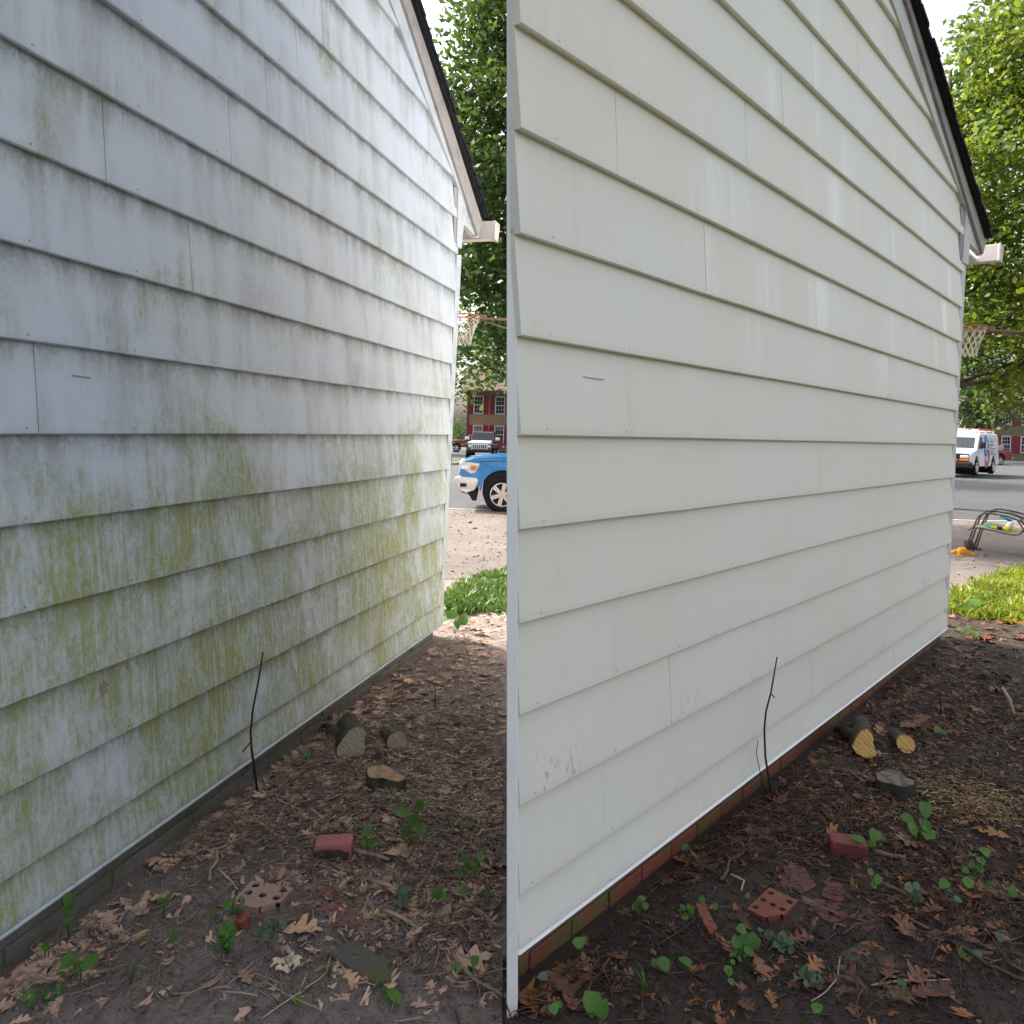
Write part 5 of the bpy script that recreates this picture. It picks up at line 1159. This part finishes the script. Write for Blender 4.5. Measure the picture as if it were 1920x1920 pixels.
for args in (
    ([(392, 1650), (394, 1632), (407, 1617), (406, 1593), (427, 1585), (444, 1568)], 3.6, 'twig_dry', .55, 'crooked grey root beside the leaf pile at the mildewed wall'),
    ([(408, 1627), (437, 1647), (445, 1667)], 2.2, 'twig_dry', 1.0, 'pale bent twig above the holed pale brick'),
    ([(698, 1652), (724, 1664), (751, 1678)], 5.0, 'twig_dry', .75, 'thick light stick leading to the dark-leaved weed'),
    ([(715, 1702), (752, 1722), (791, 1753)], 4.6, 'twig_dry', .8, 'light brown stick right of the small red paver'),
    ([(847, 1782), (858, 1795), (893, 1815), (960, 1846)], 4.4, 'twig_dry', .45, 'long brown branch at the right edge of the dry yard'),
    ([(583, 1513), (594, 1526), (608, 1538)], 3.8, 'twig_dry', .7, 'short stick between the stump and the pink-topped brick'),
    ([(660, 1588), (700, 1597), (730, 1606)], 4.0, 'twig_dry', .65, 'stick running from the pink-topped brick to the big tan leaf'),
    ([(640, 1466), (690, 1482), (742, 1496)], 2.6, 'twig_dry', .55, 'long thin stick in front of the brown stump'),
    ([(557, 1483), (612, 1484), (667, 1482)], 2.2, 'twig_dry', .4, 'straight dark twig just below the pale stone'),
    ([(827, 1442), (850, 1455)], 3.6, 'twig_dry', .85, 'short pale stick right of the brown stump'),
    ([(797, 1533), (806, 1512), (830, 1498), (893, 1490)], 1.5, 'twig_dry', .8, 'thin pale curved twig over the sawdust heap'),
    ([(887, 1703), (905, 1716), (923, 1727), (948, 1728)], 4.0, 'twig_dry', .5, 'curved brown stick under the right-hand weeds of the dry yard'),
    ([(575, 1835), (560, 1870), (520, 1895), (490, 1915)], 1.6, 'twig_dry', .9, 'pale thin stem trailing down from the holey grey leaf'),
    ([(620, 1800), (612, 1830), (580, 1860), (560, 1873)], 1.7, 'twig_dry', .8, 'pale curved stalk below the mossy slab'),
    ([(480, 1840), (540, 1875), (600, 1905)], 1.4, 'twig_dry', .7, 'thin pale twig near the bottom of the dry yard'),
    ([(1352, 1652), (1366, 1632), (1367, 1612), (1393, 1600), (1407, 1577)], 3.2, 'twig_wet', .7, 'crooked wet root beside the brick base'),
    ([(1370, 1642), (1397, 1657), (1390, 1673)], 2.0, 'twig_dry', 1.0, 'pale bent twig above the wet orange brick'),
    ([(1638, 1594), (1666, 1601), (1694, 1606)], 5.0, 'twig_wet', .95, 'thick tan stick right of the wet crimson brick'),
    ([(1653, 1653), (1680, 1660), (1701, 1674)], 4.4, 'twig_wet', .75, 'brown stick behind the right wet pavers'),
    ([(1670, 1697), (1700, 1716), (1741, 1744)], 3.6, 'twig_wet', .9, 'orange-brown split stick right of the wet pavers'),
    ([(1780, 1770), (1815, 1790), (1850, 1812), (1900, 1832), (1930, 1845)], 5.0, 'twig_wet', .25, 'long dark branch at the right edge of the wet yard'),
    ([(1490, 1693), (1530, 1705), (1570, 1717), (1630, 1731)], 1.5, 'twig_wet', 1.0, 'thin tan stem across the wet pavers'),
    ([(1543, 1523), (1558, 1537), (1573, 1546)], 3.8, 'twig_wet', .7, 'short wet stick behind the crimson brick'),
    ([(1580, 1752), (1606, 1736), (1630, 1732)], 2.2, 'twig_wet', .5, 'dark forked twig lying on the wet pavers'),
    ([(1632, 1851), (1690, 1847), (1740, 1853), (1780, 1848)], 1.6, 'twig_dry', .8, 'long pale stalk below the dark mossy slab'),
    ([(1576, 1803), (1570, 1840), (1545, 1868), (1520, 1886)], 1.6, 'twig_dry', .75, 'pale curved stalk left of the dark mossy slab'),
    ([(1600, 1478), (1660, 1485), (1690, 1495)], 2.4, 'twig_wet', .6, 'long thin wet stick in front of the grey stump'),
    ([(1777, 1442), (1800, 1453)], 3.4, 'twig_wet', 1.0, 'short tan stick right of the grey stump')): stick(*args)
def upright(pts, base, r0, mat, tone, label, side=None):
    a = at(*base); d = a[1]; q = [np.array([0, 0, -.03])] + [deep(x, y, d / ray(x, y)[1]) - np.array(a) for x, y in pts[1:]]
    t = empty('standing_twig', tuple(a), label, 'twig')
    def put(p, r, nm):
        m = MB(); m.tube(p, r, 7); me = m.mesh(nm, M[mat], True); at_ = me.attributes.new('tone', 'FLOAT', 'POINT'); at_.data.foreach_set('value', np.full(len(me.vertices), tone, np.float32)); lk(nm, me, t)
    put(q, [r0 * (1 - .5 * i / len(q)) for i in range(len(q))], 'stem')
    if side:
        s = [deep(x, y, d / ray(x, y)[1]) - np.array(a) for x, y in side]; put(s, [r0 * .55] * len(s), 'shoot')
upright([(473, 1446), (472, 1405), (470, 1372), (474, 1332), (484, 1280), (490, 1245), (493, 1223)], (486, 1482), .0055, 'twig_wet', .15, 'tall thin dark twig standing in front of the mildewed wall', [(471, 1390), (463, 1400), (455, 1410)])
upright([(1431, 1458), (1435, 1420), (1433, 1368), (1436, 1335), (1446, 1296), (1450, 1272), (1457, 1232)], (1452, 1498), .0050, 'twig_wet', .2, 'tall thin dark twig standing in front of the washed wall', [(1444, 1300), (1449, 1304), (1452, 1308)])
upright([(1420, 1435), (1418, 1412), (1421, 1388)], (1440, 1490), .0022, 'twig_wet', .3, 'short thin shoot left of the tall twig at the washed wall')
upright([(815, 1335), (817, 1300), (814, 1282)], (815, 1335), .0045, 'twig_dry', .2, 'thin stump of a shoot standing on the far dry yard')
upright([(1765, 1340), (1763, 1302), (1764, 1285)], (1765, 1340), .0045, 'twig_wet', .4, 'thin shoot standing on the far wet yard')
upright([(1905, 1342), (1893, 1312), (1880, 1290)], (1905, 1342), .012, 'chip', .35, 'split wooden stake leaning at the right edge of the wet yard')
# ------------------------------------------------------------------ leaves that stand out
def big_leaf(px, py, size, rz, mat, tone, label, seed, wd=.36, tilt=(0, 0), rot_mesh=None):
    a = at(px, py); L = size / F * a[1]; V, Fc, T = oak_leaf(L, wd, seed, tone)
    o = tag(lk('oak_leaf', raw('oak_leaf', V, Fc, M[mat], T), None, (a[0], a[1], a[2] + .008)), label, 'leaf'); o.rotation_euler = (tilt[0], tilt[1], rz)
for a in ((758, 1598, 92, .4, 'leaf_dry', .85, 'large tan oak leaf lying right of the pink-topped brick', 71), (566, 1756, 82, .1, 'leaf_dry', .95, 'orange-tan lobed leaf arched over the soil behind the holey grey leaf', 72),
          (314, 1608, 50, 1.0, 'leaf_dry', .9, 'tan pointed leaf at the foot of the leaf pile by the mildewed wall', 73), (268, 1690, 60, 1.7, 'leaf_dry', .8, 'folded tan leaf standing on edge on the dark soil', 74, .2, (1.0, 0)),
          (700, 1720, 56, .5, 'leaf_dry', .85, 'tan torn leaf between the small red paver and the light stick', 75), (440, 1495, 52, 2.2, 'leaf_dry', .8, 'pinkish leaf on the edge of the leaf pile', 76), (730, 1845, 60, 1.9, 'leaf_dry', .75, 'brown leaf at the tip of the mossy slab', 77),
          (1858, 1568, 66, 2.6, 'leaf_wet', .95, 'orange lobed leaf near the right edge of the wet yard', 81), (1722, 1852, 66, .5, 'leaf_wet', .62, 'red-brown star-shaped leaf on the wet soil', 82, .42), (1526, 1822, 62, .7, 'leaf_wet', 1.0, 'curled orange leaf standing over the wet soil', 83, .3, (.5, 0)),
          (1556, 1572, 66, .8, 'leaf_wet', .95, 'curled orange leaf behind the wet crimson brick', 84, .22, (.7, -.2)), (1715, 1360, 110, .6, 'leaf_wet', .6, 'long red-brown leaf behind the orange-ended logs', 85, .25), (1500, 1768, 60, .2, 'leaf_wet', .5, 'dark red leaf in front of the wet pavers', 86), (1800, 1755, 76, .15, 'leaf_wet', .85, 'rolled orange-brown leaf behind the long dark branch', 87, .16, (.5, 0)),
          (1420, 1820, 40, 1.3, 'leaf_wet', .7, 'small red-brown leaf below the wet orange brick', 88), (1445, 1880, 40, 1.4, 'leaf_wet', .95, 'orange-brown leaf at the bottom of the wet yard', 89)): big_leaf(*a)
def holey_leaf(px, py, size, mat, tone, label):
    a = at(px, py); L = size / F * a[1]; n = 12; V = []; Fc = []; g = np.random.default_rng(px)
    for i in range(n):
        for j in range(n): V.append(((i / (n - 1) - .5) * L, (j / (n - 1) - .5) * L * .8, .012 + .008 * sin(i * .9) + .006 * cos(j * 1.3)))
    for i in range(n - 1):
        for j in range(n - 1):
            x, y = (i + .5) / (n - 1) - .5, (j + .5) / (n - 1) - .5; r = math.hypot(x, y); an = math.atan2(y, x)
            if r < .44 + .09 * sin(an * 5 + 1) and g.random() > .07: Fc.append((i * n + j, (i + 1) * n + j, (i + 1) * n + j + 1, i * n + j + 1))
    o = tag(lk('leaf', raw('leaf', np.array(V), np.array(Fc), M[mat], np.full(len(V), tone)), None, (a[0], a[1], a[2] + .004), .5), label, 'leaf')
holey_leaf(540, 1825, 62, 'chip', .55, 'pale grey leaf eaten full of holes on the dry soil'); holey_leaf(1516, 1850, 64, 'weed_dark', .5, 'large dull green leaf with torn edges on the wet soil')
# small brown scraps stuck on the mildewed boards
for px, py, s, lb in ((194, 1287, .055, 'dry brown scrap of leaf stuck on the mildewed siding'), (236, 1247, .035, 'tiny brown scrap on the mildewed siding, above the larger one')):
    u, z = plane_uz('L', px, py, .033); V, Fc, T = oak_leaf(s, .28, px, .3); p = HC['L'] + HD['L'] * u + HN['L'] * .036
    o = tag(lk('leaf_scrap', raw('leaf_scrap', V, Fc, M['leaf_dry'], T), None, (p[0], p[1], z)), lb, 'leaf'); o.rotation_euler = (radians(90), radians(70), HANG['L'])
# ------------------------------------------------------------------ weeds, each with its own stem and leaves
def weed(base, leaves, label, mat='weed', seed=0, cat='weed', stem_r=.0016):
    a = np.array(at(*base)); d = a[1]; t = empty('weed', tuple(a), label, cat); g = np.random.default_rng(seed + base[0])
    for x, y, s in leaves:
        dd = d * (1 + g.normal(0, .012)); p = deep(x, y, dd / ray(x, y)[1]); p[2] = max(p[2], gz(p[0], p[1]) + .008); L = s / F * d * .98
        V, Fc, T = plain_leaf(L, L * g.uniform(.36, .48), int(g.integers(1e6)), float(g.uniform(.2, 1)))
        V = V - np.array([L * .5, 0, 0]); az = g.uniform(0, 2 * pi); R = rotm(az, g.normal(0, .25), 0); tilt = np.array(Matrix.Rotation(radians(34 + g.normal(0, 14)), 3, 'X'))
        V = (V @ R.T) @ tilt.T + (p - a); lk('leaf', raw('leaf', V, Fc, M[mat], T, True), t)
        m = MB(); md = (p - a) * .5 + np.array([g.normal(0, .006), g.normal(0, .006), .004]); m.tube([(g.normal(0, .004), g.normal(0, .004), -.01), md, p - a], [stem_r, stem_r * .9, stem_r * .7], 5); me = m.mesh('stem', M[mat], True)
        at_ = me.attributes.new('tone', 'FLOAT', 'POINT'); at_.data.foreach_set('value', np.full(len(me.vertices), .9, np.float32)); lk('stem', me, t)
    return t
def clump(cx, cy, rx, ry, n, s, seed):
    g = np.random.default_rng(seed); return [(cx + g.normal(0, rx), cy + g.normal(0, ry), s * g.uniform(.7, 1.3)) for _ in range(n)]
WD = 'weed_dark'
for args in (
    ((150, 1848), [(128, 1803, 32), (167, 1800, 36), (150, 1814, 26), (112, 1832, 22)], 'weed with two big bright leaves at the lower left of the dry yard'),
    ((130, 1738), [(127, 1688, 26), (131, 1706, 20), (131, 1724, 18)], 'weed climbing against the grey foundation blocks'),
    ((86, 1788), [(84, 1771, 20), (89, 1778, 14)], 'small weed between the grey foundation and the big-leaved weed'),
    ((424, 1796), clump(427, 1748, 12, 20, 20, 15, 1) + clump(424, 1780, 9, 8, 8, 9, 2), 'bushy bright green weed in front of the small red-orange brick chunk'),
    ((320, 1784), [(325, 1770, 22), (270, 1776, 14)], 'weed with a single round leaf on bare soil'),
    ((305, 1722), [(302, 1687, 15), (318, 1680, 15), (312, 1694, 13)], 'spindly seedling behind the round-leaved weed'),
    ((505, 1772), clump(507, 1760, 12, 11, 12, 16, 3), 'wilted grey-green weed at the front edge of the holed pale brick', WD),
    ((690, 1594), [(690, 1557, 24), (652, 1570, 26), (684, 1580, 16), (698, 1582, 20)], 'seedling with round leaves right of the pink-topped brick'),
    ((768, 1592), [(758, 1523, 30), (785, 1510, 26), (776, 1537, 24), (762, 1560, 24), (788, 1557, 22), (769, 1575, 14)], 'tall leafy seedling in front of the sawdust heap on the dry yard'),
    ((876, 1646), [(870, 1610, 22), (900, 1606, 20), (888, 1622, 20), (862, 1637, 18), (880, 1628, 16), (893, 1632, 16)], 'spreading seedling at the right edge of the dry yard'),
    ((757, 1706), [(750, 1672, 22), (761, 1668, 20), (757, 1690, 24), (748, 1682, 14)], 'dark-leaved weed at the end of the thick light stick', WD),
    ((824, 1692), [(821, 1672, 26), (832, 1681, 18), (815, 1684, 14)], 'low weed among leaves, left of two similar ones'),
    ((870, 1692), [(867, 1668, 24), (880, 1678, 18), (862, 1683, 16)], 'low weed among leaves, between two similar ones'),
    ((910, 1694), [(908, 1679, 20), (919, 1685, 16)], 'low weed among leaves, right of two similar ones'),
    ((736, 1878), [(735, 1862, 24), (746, 1872, 18), (727, 1868, 16), (720, 1858, 14)], 'pale yellow-green weed near the bottom right of the dry yard'),
    ((557, 1898), [(557, 1888, 20)], 'single yellow-green leaf sprouting at the bottom of the dry yard'),
    ((575, 1424), [(574, 1413, 17), (580, 1422, 13)], 'small weed in the leaf pile left of the grey-ended logs'),
    ((446, 1452), [(440, 1417, 17), (456, 1440, 17), (434, 1447, 15), (439, 1431, 13)], 'little vine at the foot of the tall twig on the dry yard'),
    ((853, 1184), [(848, 1152, 24), (869, 1160, 26), (858, 1171, 20), (838, 1163, 18)], 'broad-leaved pale seedling at the far corner of the mildewed house'),
    ((667, 1278), [(662, 1265, 14), (671, 1272, 12)], 'small leaf sprouting at the far foot of the mildewed wall'),
    ((441, 1722), [(425, 1697, 20), (441, 1700, 20), (447, 1717, 20), (437, 1688, 16), (455, 1690, 12)], 'light green weed at the left edge of the holed pale brick'),
    ((884, 1816), [(890, 1803, 20), (858, 1810, 16)], 'two-leaved weed beside the long brown branch on the dry yard'),
    ((72, 1890), [(60, 1876, 20), (44, 1870, 16), (86, 1860, 18), (101, 1876, 18), (112, 1856, 18), (56, 1893, 16)], 'yellow-green weed patch in the bottom left corner'),
    ((485, 1612), [(486, 1615, 14)], 'tiny round seedling by the small grey pebble'),
    ((1090, 1790), [(1087, 1766, 28), (1096, 1758, 16)], 'single glossy leaf growing at the mossy brick base'),
    ((1201, 1708), [(1195, 1692, 17), (1203, 1684, 15), (1209, 1697, 15), (1190, 1701, 13)], 'starry little weed halfway along the brick base'),
    ((1287, 1726), [(1280, 1710, 15), (1296, 1708, 15), (1285, 1718, 13), (1292, 1700, 12)], 'small feathery weed left of the red brick shard'),
    ((1316, 1694), [(1315, 1686, 14)], 'tiny seedling behind the red brick shard'),
    ((1340, 1724), [(1340, 1718, 16)], 'single small leaf at the right side of the red brick shard'),
    ((1386, 1812), [(1396, 1760, 34), (1411, 1766, 30), (1380, 1764, 28), (1389, 1742, 20), (1405, 1782, 24)] + clump(1383, 1790, 9, 8, 12, 9, 5), 'bushy bright green weed below the wet orange brick'),
    ((1367, 1844), [(1366, 1827, 20), (1370, 1840, 15)], 'two-leaved weed below the bushy weed on the wet yard'),
    ((1240, 1816), [(1241, 1806, 30), (1227, 1807, 16)], 'flat green leaf pair on bare wet soil'),
    ((1284, 1814), [(1284, 1802, 27)], 'single upright leaf right of the flat leaf pair'),
    ((1116, 1902), [(1110, 1884, 44), (1130, 1890, 34)], 'big bright green leaves at the bottom left of the wet yard'),
    ((1043, 1902), [(1040, 1889, 24), (1049, 1882, 16)], 'small weed left of the big bright leaves'),
    ((1018, 1842), [(1017, 1831, 22)], 'dark leaf sprouting at the near end of the brick base', WD),
    ((1468, 1778), clump(1467, 1768, 14, 10, 18, 17, 6), 'ferny dull green weed in front of the wet orange brick', WD),
    ((1431, 1766), [(1440, 1755, 15), (1425, 1764, 15)], 'small leaves between the bushy weed and the ferny one', WD),
    ((1533, 1898), [(1533, 1889, 24)], 'yellow-green leaf at the bottom of the wet yard below the torn leaf'),
    ((1720, 1576), [(1704, 1536, 28), (1736, 1519, 30), (1733, 1545, 26), (1714, 1556, 28), (1739, 1560, 28), (1721, 1571, 16)], 'tall glossy seedling in front of the damp sawdust'),
    ((1643, 1596), [(1640, 1567, 26), (1651, 1584, 22), (1632, 1583, 20), (1607, 1572, 22)], 'round-leaved seedling right of the wet crimson brick'),
    ((1828, 1652), [(1819, 1602, 20), (1846, 1596, 20), (1838, 1612, 18), (1822, 1622, 16), (1836, 1628, 16), (1810, 1632, 14)], 'spreading seedling at the right of the wet yard'),
    ((1713, 1694), [(1704, 1662, 20), (1715, 1681, 28), (1719, 1660, 16)], 'drooping dark green weed right of the sunken pavers', WD),
    ((1641, 1666), [(1646, 1650, 20), (1634, 1635, 16), (1640, 1660, 18)], 'yellow-tipped weed at the left end of the brown stick'),
    ((1773, 1672), [(1769, 1658, 24), (1777, 1674, 18)], 'upright weed in the leaf litter of the wet yard'),
    ((1788, 1706), [(1785, 1692, 20), (1796, 1684, 18), (1779, 1700, 16)], 'dull weed below the upright one on the wet yard', WD),
    ((1822, 1682), [(1817, 1654, 24), (1815, 1675, 20), (1830, 1664, 14)], 'fresh weed below the spreading seedling on the wet yard'),
    ((1858, 1678), [(1857, 1664, 22), (1849, 1672, 16)], 'small weed towards the right edge of the wet yard'),
    ((1902, 1682), [(1899, 1670, 22)], 'leaf at the very right edge of the wet yard'),
    ((1688, 1886), [(1690, 1870, 24), (1699, 1880, 18), (1680, 1868, 16)], 'yellow-green weed near the bottom of the wet yard'),
    ((1806, 1806), [(1803, 1797, 20), (1834, 1789, 20)], 'two fresh leaves beside the long dark branch'),
    ((1884, 1772), [(1873, 1757, 18), (1886, 1762, 16)], 'pale weed above the end of the long dark branch', WD),
    ((1540, 1436), [(1538, 1424, 20), (1546, 1431, 14)], 'small weed left of the orange-ended logs'),
    ((1463, 1416), [(1460, 1404, 20), (1471, 1399, 14)], 'little weed against the far red brick base'),
    ((1402, 1472), [(1402, 1464, 15)], 'tiny weed left of the tall twig at the washed wall'),
    ((1762, 1382), [(1757, 1367, 15), (1769, 1373, 13)], 'tiny weed right of the orange-ended logs'),
    ((1285, 1597), [(1285, 1590, 18)], 'dark little weed in the wet leaf pile at the brick base', WD),
    ((1808, 1194), [(1800, 1180, 16), (1820, 1176, 18), (1828, 1188, 18), (1812, 1186, 14)], 'yellow-lit weed at the far corner of the washed house'),
    ((1815, 1150), clump(1818, 1136, 14, 5, 8, 18, 7), 'bright yellow-green weed at the edge of the sunlit grass')): weed(*args)
def tuft(px, py, n, h, label, seed):
    a = at(px, py); t = empty('grass_tuft', a, label, 'grass'); g = np.random.default_rng(seed)
    for i in range(n):
        an = g.uniform(0, 2 * pi); l = h * g.uniform(.5, 1.2); w = .0022; dx, dy = cos(an), sin(an); s = g.uniform(.2, .8)
        V = []; 
        for f in (0, .4, .75, 1): c = np.array([dx * l * s * f * f, dy * l * s * f * f, l * f * (1 - .3 * f)]); V += [c + np.array([-dy, dx, 0]) * w * (1.02 - f), c - np.array([-dy, dx, 0]) * w * (1.02 - f)]
        lk('blade', raw('blade', np.array(V), np.array([(0, 1, 3, 2), (2, 3, 5, 4), (4, 5, 7, 6)]), M['weed'], np.full(8, g.uniform(.2, 1))), t)
tuft(245, 1858, 14, .075, 'tuft of grass blades at the bottom left of the dry yard', 1); tuft(1210, 1862, 12, .085, 'tuft of grass blades on the wet yard below the flat leaf pair', 2); tuft(618, 1840, 9, .06, 'few grass blades below the mossy slab on the dry yard', 3); tuft(1560, 1838, 9, .06, 'few grass blades left of the dark mossy slab', 4)
# ------------------------------------------------------------------ patio chairs and the things on and under them
def chair(loc, rz, label, back=True):
    t = empty('patio_chair', loc, label, 'chair', 'metal patio chairs on the driveway', rz)      # local x runs from front to back
    r = .012
    for s in (-1, 1):
        y = s * .27; b = MB(); b.tube([(-.12, y, 0), (-.06, y, .26), (.01, y, .52), (.04, y, .585), (.10, y, .628), (.18, y, .638), (.40, y, .610), (.55, y, .555), (.63, y, .47)], r, 8); b.build('arm_frame', M['iron'], t, smooth=True)
        b = MB(); b.tube([(.50, y, .58), (.60, y, .42), (.72, y, .20), (.80, y, 0)], r, 8); b.build('rear_leg', M['iron'], t, smooth=True)
    for s in (-1, 1):
        y = s * .235; b = MB(); b.tube([(-.09, y, .365), (-.03, y, .405), (.06, y, .41), (.30, y, .375), (.46, y, .35), (.54, y, .37), (.60, y, .46), (.70, y, .74), (.74, y, .90)], .010, 8); b.build('seat_rail', M['iron'], t, smooth=True)
    b = MB(); b.tube([(-.03, -.27, .405), (-.03, .27, .405)], .010, 8); b.build('cross_bar', M['iron'], t)
    prof = [(-.05, .40), (.0, .416), (.08, .418), (.20, .402), (.34, .378), (.46, .362), (.53, .38)]; bp = [(.545, .39), (.60, .47), (.65, .60), (.70, .75), (.735, .88)]
    for nm, P in (('seat', prof), ('backrest', bp)):
        b = MB(); n = len(P); b.add([(x, s * .23, z) for s in (-1, 1) for x, z in P] + [(x + .004, s * .23, z - .010) for s in (-1, 1) for x, z in P],
                                    [(i, i + 1, n + i + 1, n + i) for i in range(n - 1)] + [(2 * n + i, 3 * n + i, 3 * n + i + 1, 2 * n + i + 1) for i in range(n - 1)] + [(i, 2 * n + i, 2 * n + i + 1, i + 1) for i in range(n - 1)] + [(n + i, n + i + 1, 3 * n + i + 1, 3 * n + i) for i in range(n - 1)]); b.build(nm, M['sling'], t, smooth=True)
    return t
c0 = np.array(at(1808, 1040)); c1 = np.array(at(1829, 1031)); dz = math.atan2(c1[1] - c0[1], c1[0] - c0[0])
rz = dz - radians(90) - .0
rz = radians(-37)
def place(px, py): return np.array(at(px, py))
def from_leg(p, rz, s): # the foot of the front leg on side s is at local (-.12, s*.27)
    c, q = cos(rz), sin(rz); return (p[0] - (-.12 * c - s * .27 * q), p[1] - (-.12 * q + s * .27 * c), p[2])
l1 = from_leg(c0, rz, -1)
CHR = chair(l1, rz, 'olive patio chair with tools on its seat, its yellow shoes by the front leg')
c2 = (c0 + np.array([(-sin(rz)) * .62 + cos(rz) * .05, cos(rz) * .62 + sin(rz) * .05, 0])); c2[2] = gz(c2[0], c2[1]) ; l2 = from_leg(c2, rz, -1)
chair(l2, rz, 'second olive patio chair, standing behind the one with tools')
def seat_pt(x, y, z): c, s = cos(rz), sin(rz); return (l1[0] + x * c - y * s, l1[1] + x * s + y * c, l1[2] + z)
t = empty('frisbee_disc', seat_pt(.22, .09, .405), 'flat teal disc lying on the chair seat', 'disc'); t.rotation_euler = (0, radians(6), rz)
b = MB(); n = 24; pr = [(.0, .035), (.10, .033), (.135, .024), (.145, .008), (.138, .0), (.0, .004)]
b.add([(r * cos(2 * pi * i / n), r * sin(2 * pi * i / n), z) for i in range(n) for r, z in pr], [(i * 6 + k, ((i + 1) % n) * 6 + k, ((i + 1) % n) * 6 + k + 1, i * 6 + k + 1) for i in range(n) for k in range(5)]); b.build('disc', M['teal'], t, smooth=True)
t = empty('spray_bottle', seat_pt(.39, .02, .40), 'white bottle with a dark teal handle leaning on the chair seat', 'bottle', None, rz)
b = MB(); b.tube([(0, 0, .0), (.005, 0, .05), (.03, 0, .10), (.045, 0, .125)], [.042, .045, .036, .018], 14); b.build('body', M['white_pl'], t, smooth=True)
b = MB(); b.tube([(.035, 0, .12), (-.02, 0, .15), (-.10, 0, .185)], [.020, .022, .018], 10); b.build('handle', M['teal'], t, smooth=True)
b = MB(); b.tube([(-.10, 0, .185), (-.135, 0, .197)], [.023, .023], 12); b.build('nozzle', M['white_pl'], t, smooth=True)
t = empty('torch', seat_pt(.28, -.13, .405), 'yellow and black torch lying on the near side of the seat', 'torch', None, rz)
b = MB(); b.tube([(-.10, 0, .022), (-.02, 0, .020)], .024, 12); b.build('grip', M['yellow'], t)
b = MB(); b.tube([(-.02, 0, .020), (.05, 0, .016)], .020, 12); b.build('barrel', M['black'], t)
b = MB(); b.tube([(.05, 0, .016), (.09, 0, .022), (.13, 0, .024)], [.022, .034, .038], 14); h = b.build('head', M['yellow'], t, smooth=False); b = MB(); b.tube([(.131, 0, .024), (.138, 0, .024)], .033, 14); b.build('lens', M['black'], h)
def shoe(px, py, rz, mat, label, L=.27, hgt=.095, boot=False):
    a = place(px, py); t = empty('shoe', tuple(a), label, 'shoe', None, rz); m = MB(); n = 12; sec = []
    for i in range(11):
        f = i / 10; x = (f - .5) * L; w = .043 * (1 - .25 * f if f > .5 else .80 + .15 * f) * (1 - .85 * max(0, (f - .88) / .12) ** 2) * (1 - .5 * max(0, (.1 - f) / .1) ** 2)
        h = hgt * ((1.0 if f < .35 else 1 - (f - .35) * 1.15) if not boot else (1.5 if f < .42 else max(.4, 1.5 - (f - .42) * 4))) * (1 - .35 * max(0, (f - .9) / .1))
        sec.append([(x, w * cos(2 * pi * k / n), max(0, h * .5 + h * .5 * sin(2 * pi * k / n))) for k in range(n)])
    m.add([p for s in sec for p in s], [(i * n + k, i * n + (k + 1) % n, (i + 1) * n + (k + 1) % n, (i + 1) * n + k) for i in range(10) for k in range(n)] + [tuple(range(n))[::-1], tuple(10 * n + k for k in range(n))]); m.build('upper', mat, t, smooth=True)
    m = MB(); m.prism([(-L * .5, -.030), (L * .3, -.042), (L * .47, -.022), (L * .52, 0), (L * .47, .022), (L * .3, .042), (-L * .5, .030)], lambda x, y: (x, y, .0), lambda x, y: (x, y, .016)); m.build('sole', mat, t, bevel=.004)
    m = MB(); m.ring((-L * .22, 0, hgt * (.93 if not boot else 1.44)), .034, .009, 'z', 14, 6); m.build('collar', mat, t, smooth=True)
shoe(1796, 1038, radians(185), M['clog'], 'yellow-orange shoe half hidden by the corner of the washed house'); shoe(1813, 1041, radians(4), M['clog'], 'yellow-orange shoe under the front leg of the patio chair'); shoe(1824, 1031, radians(-20), M['boot'], 'dark brown boot behind the yellow-orange shoes', .24, .10, True)
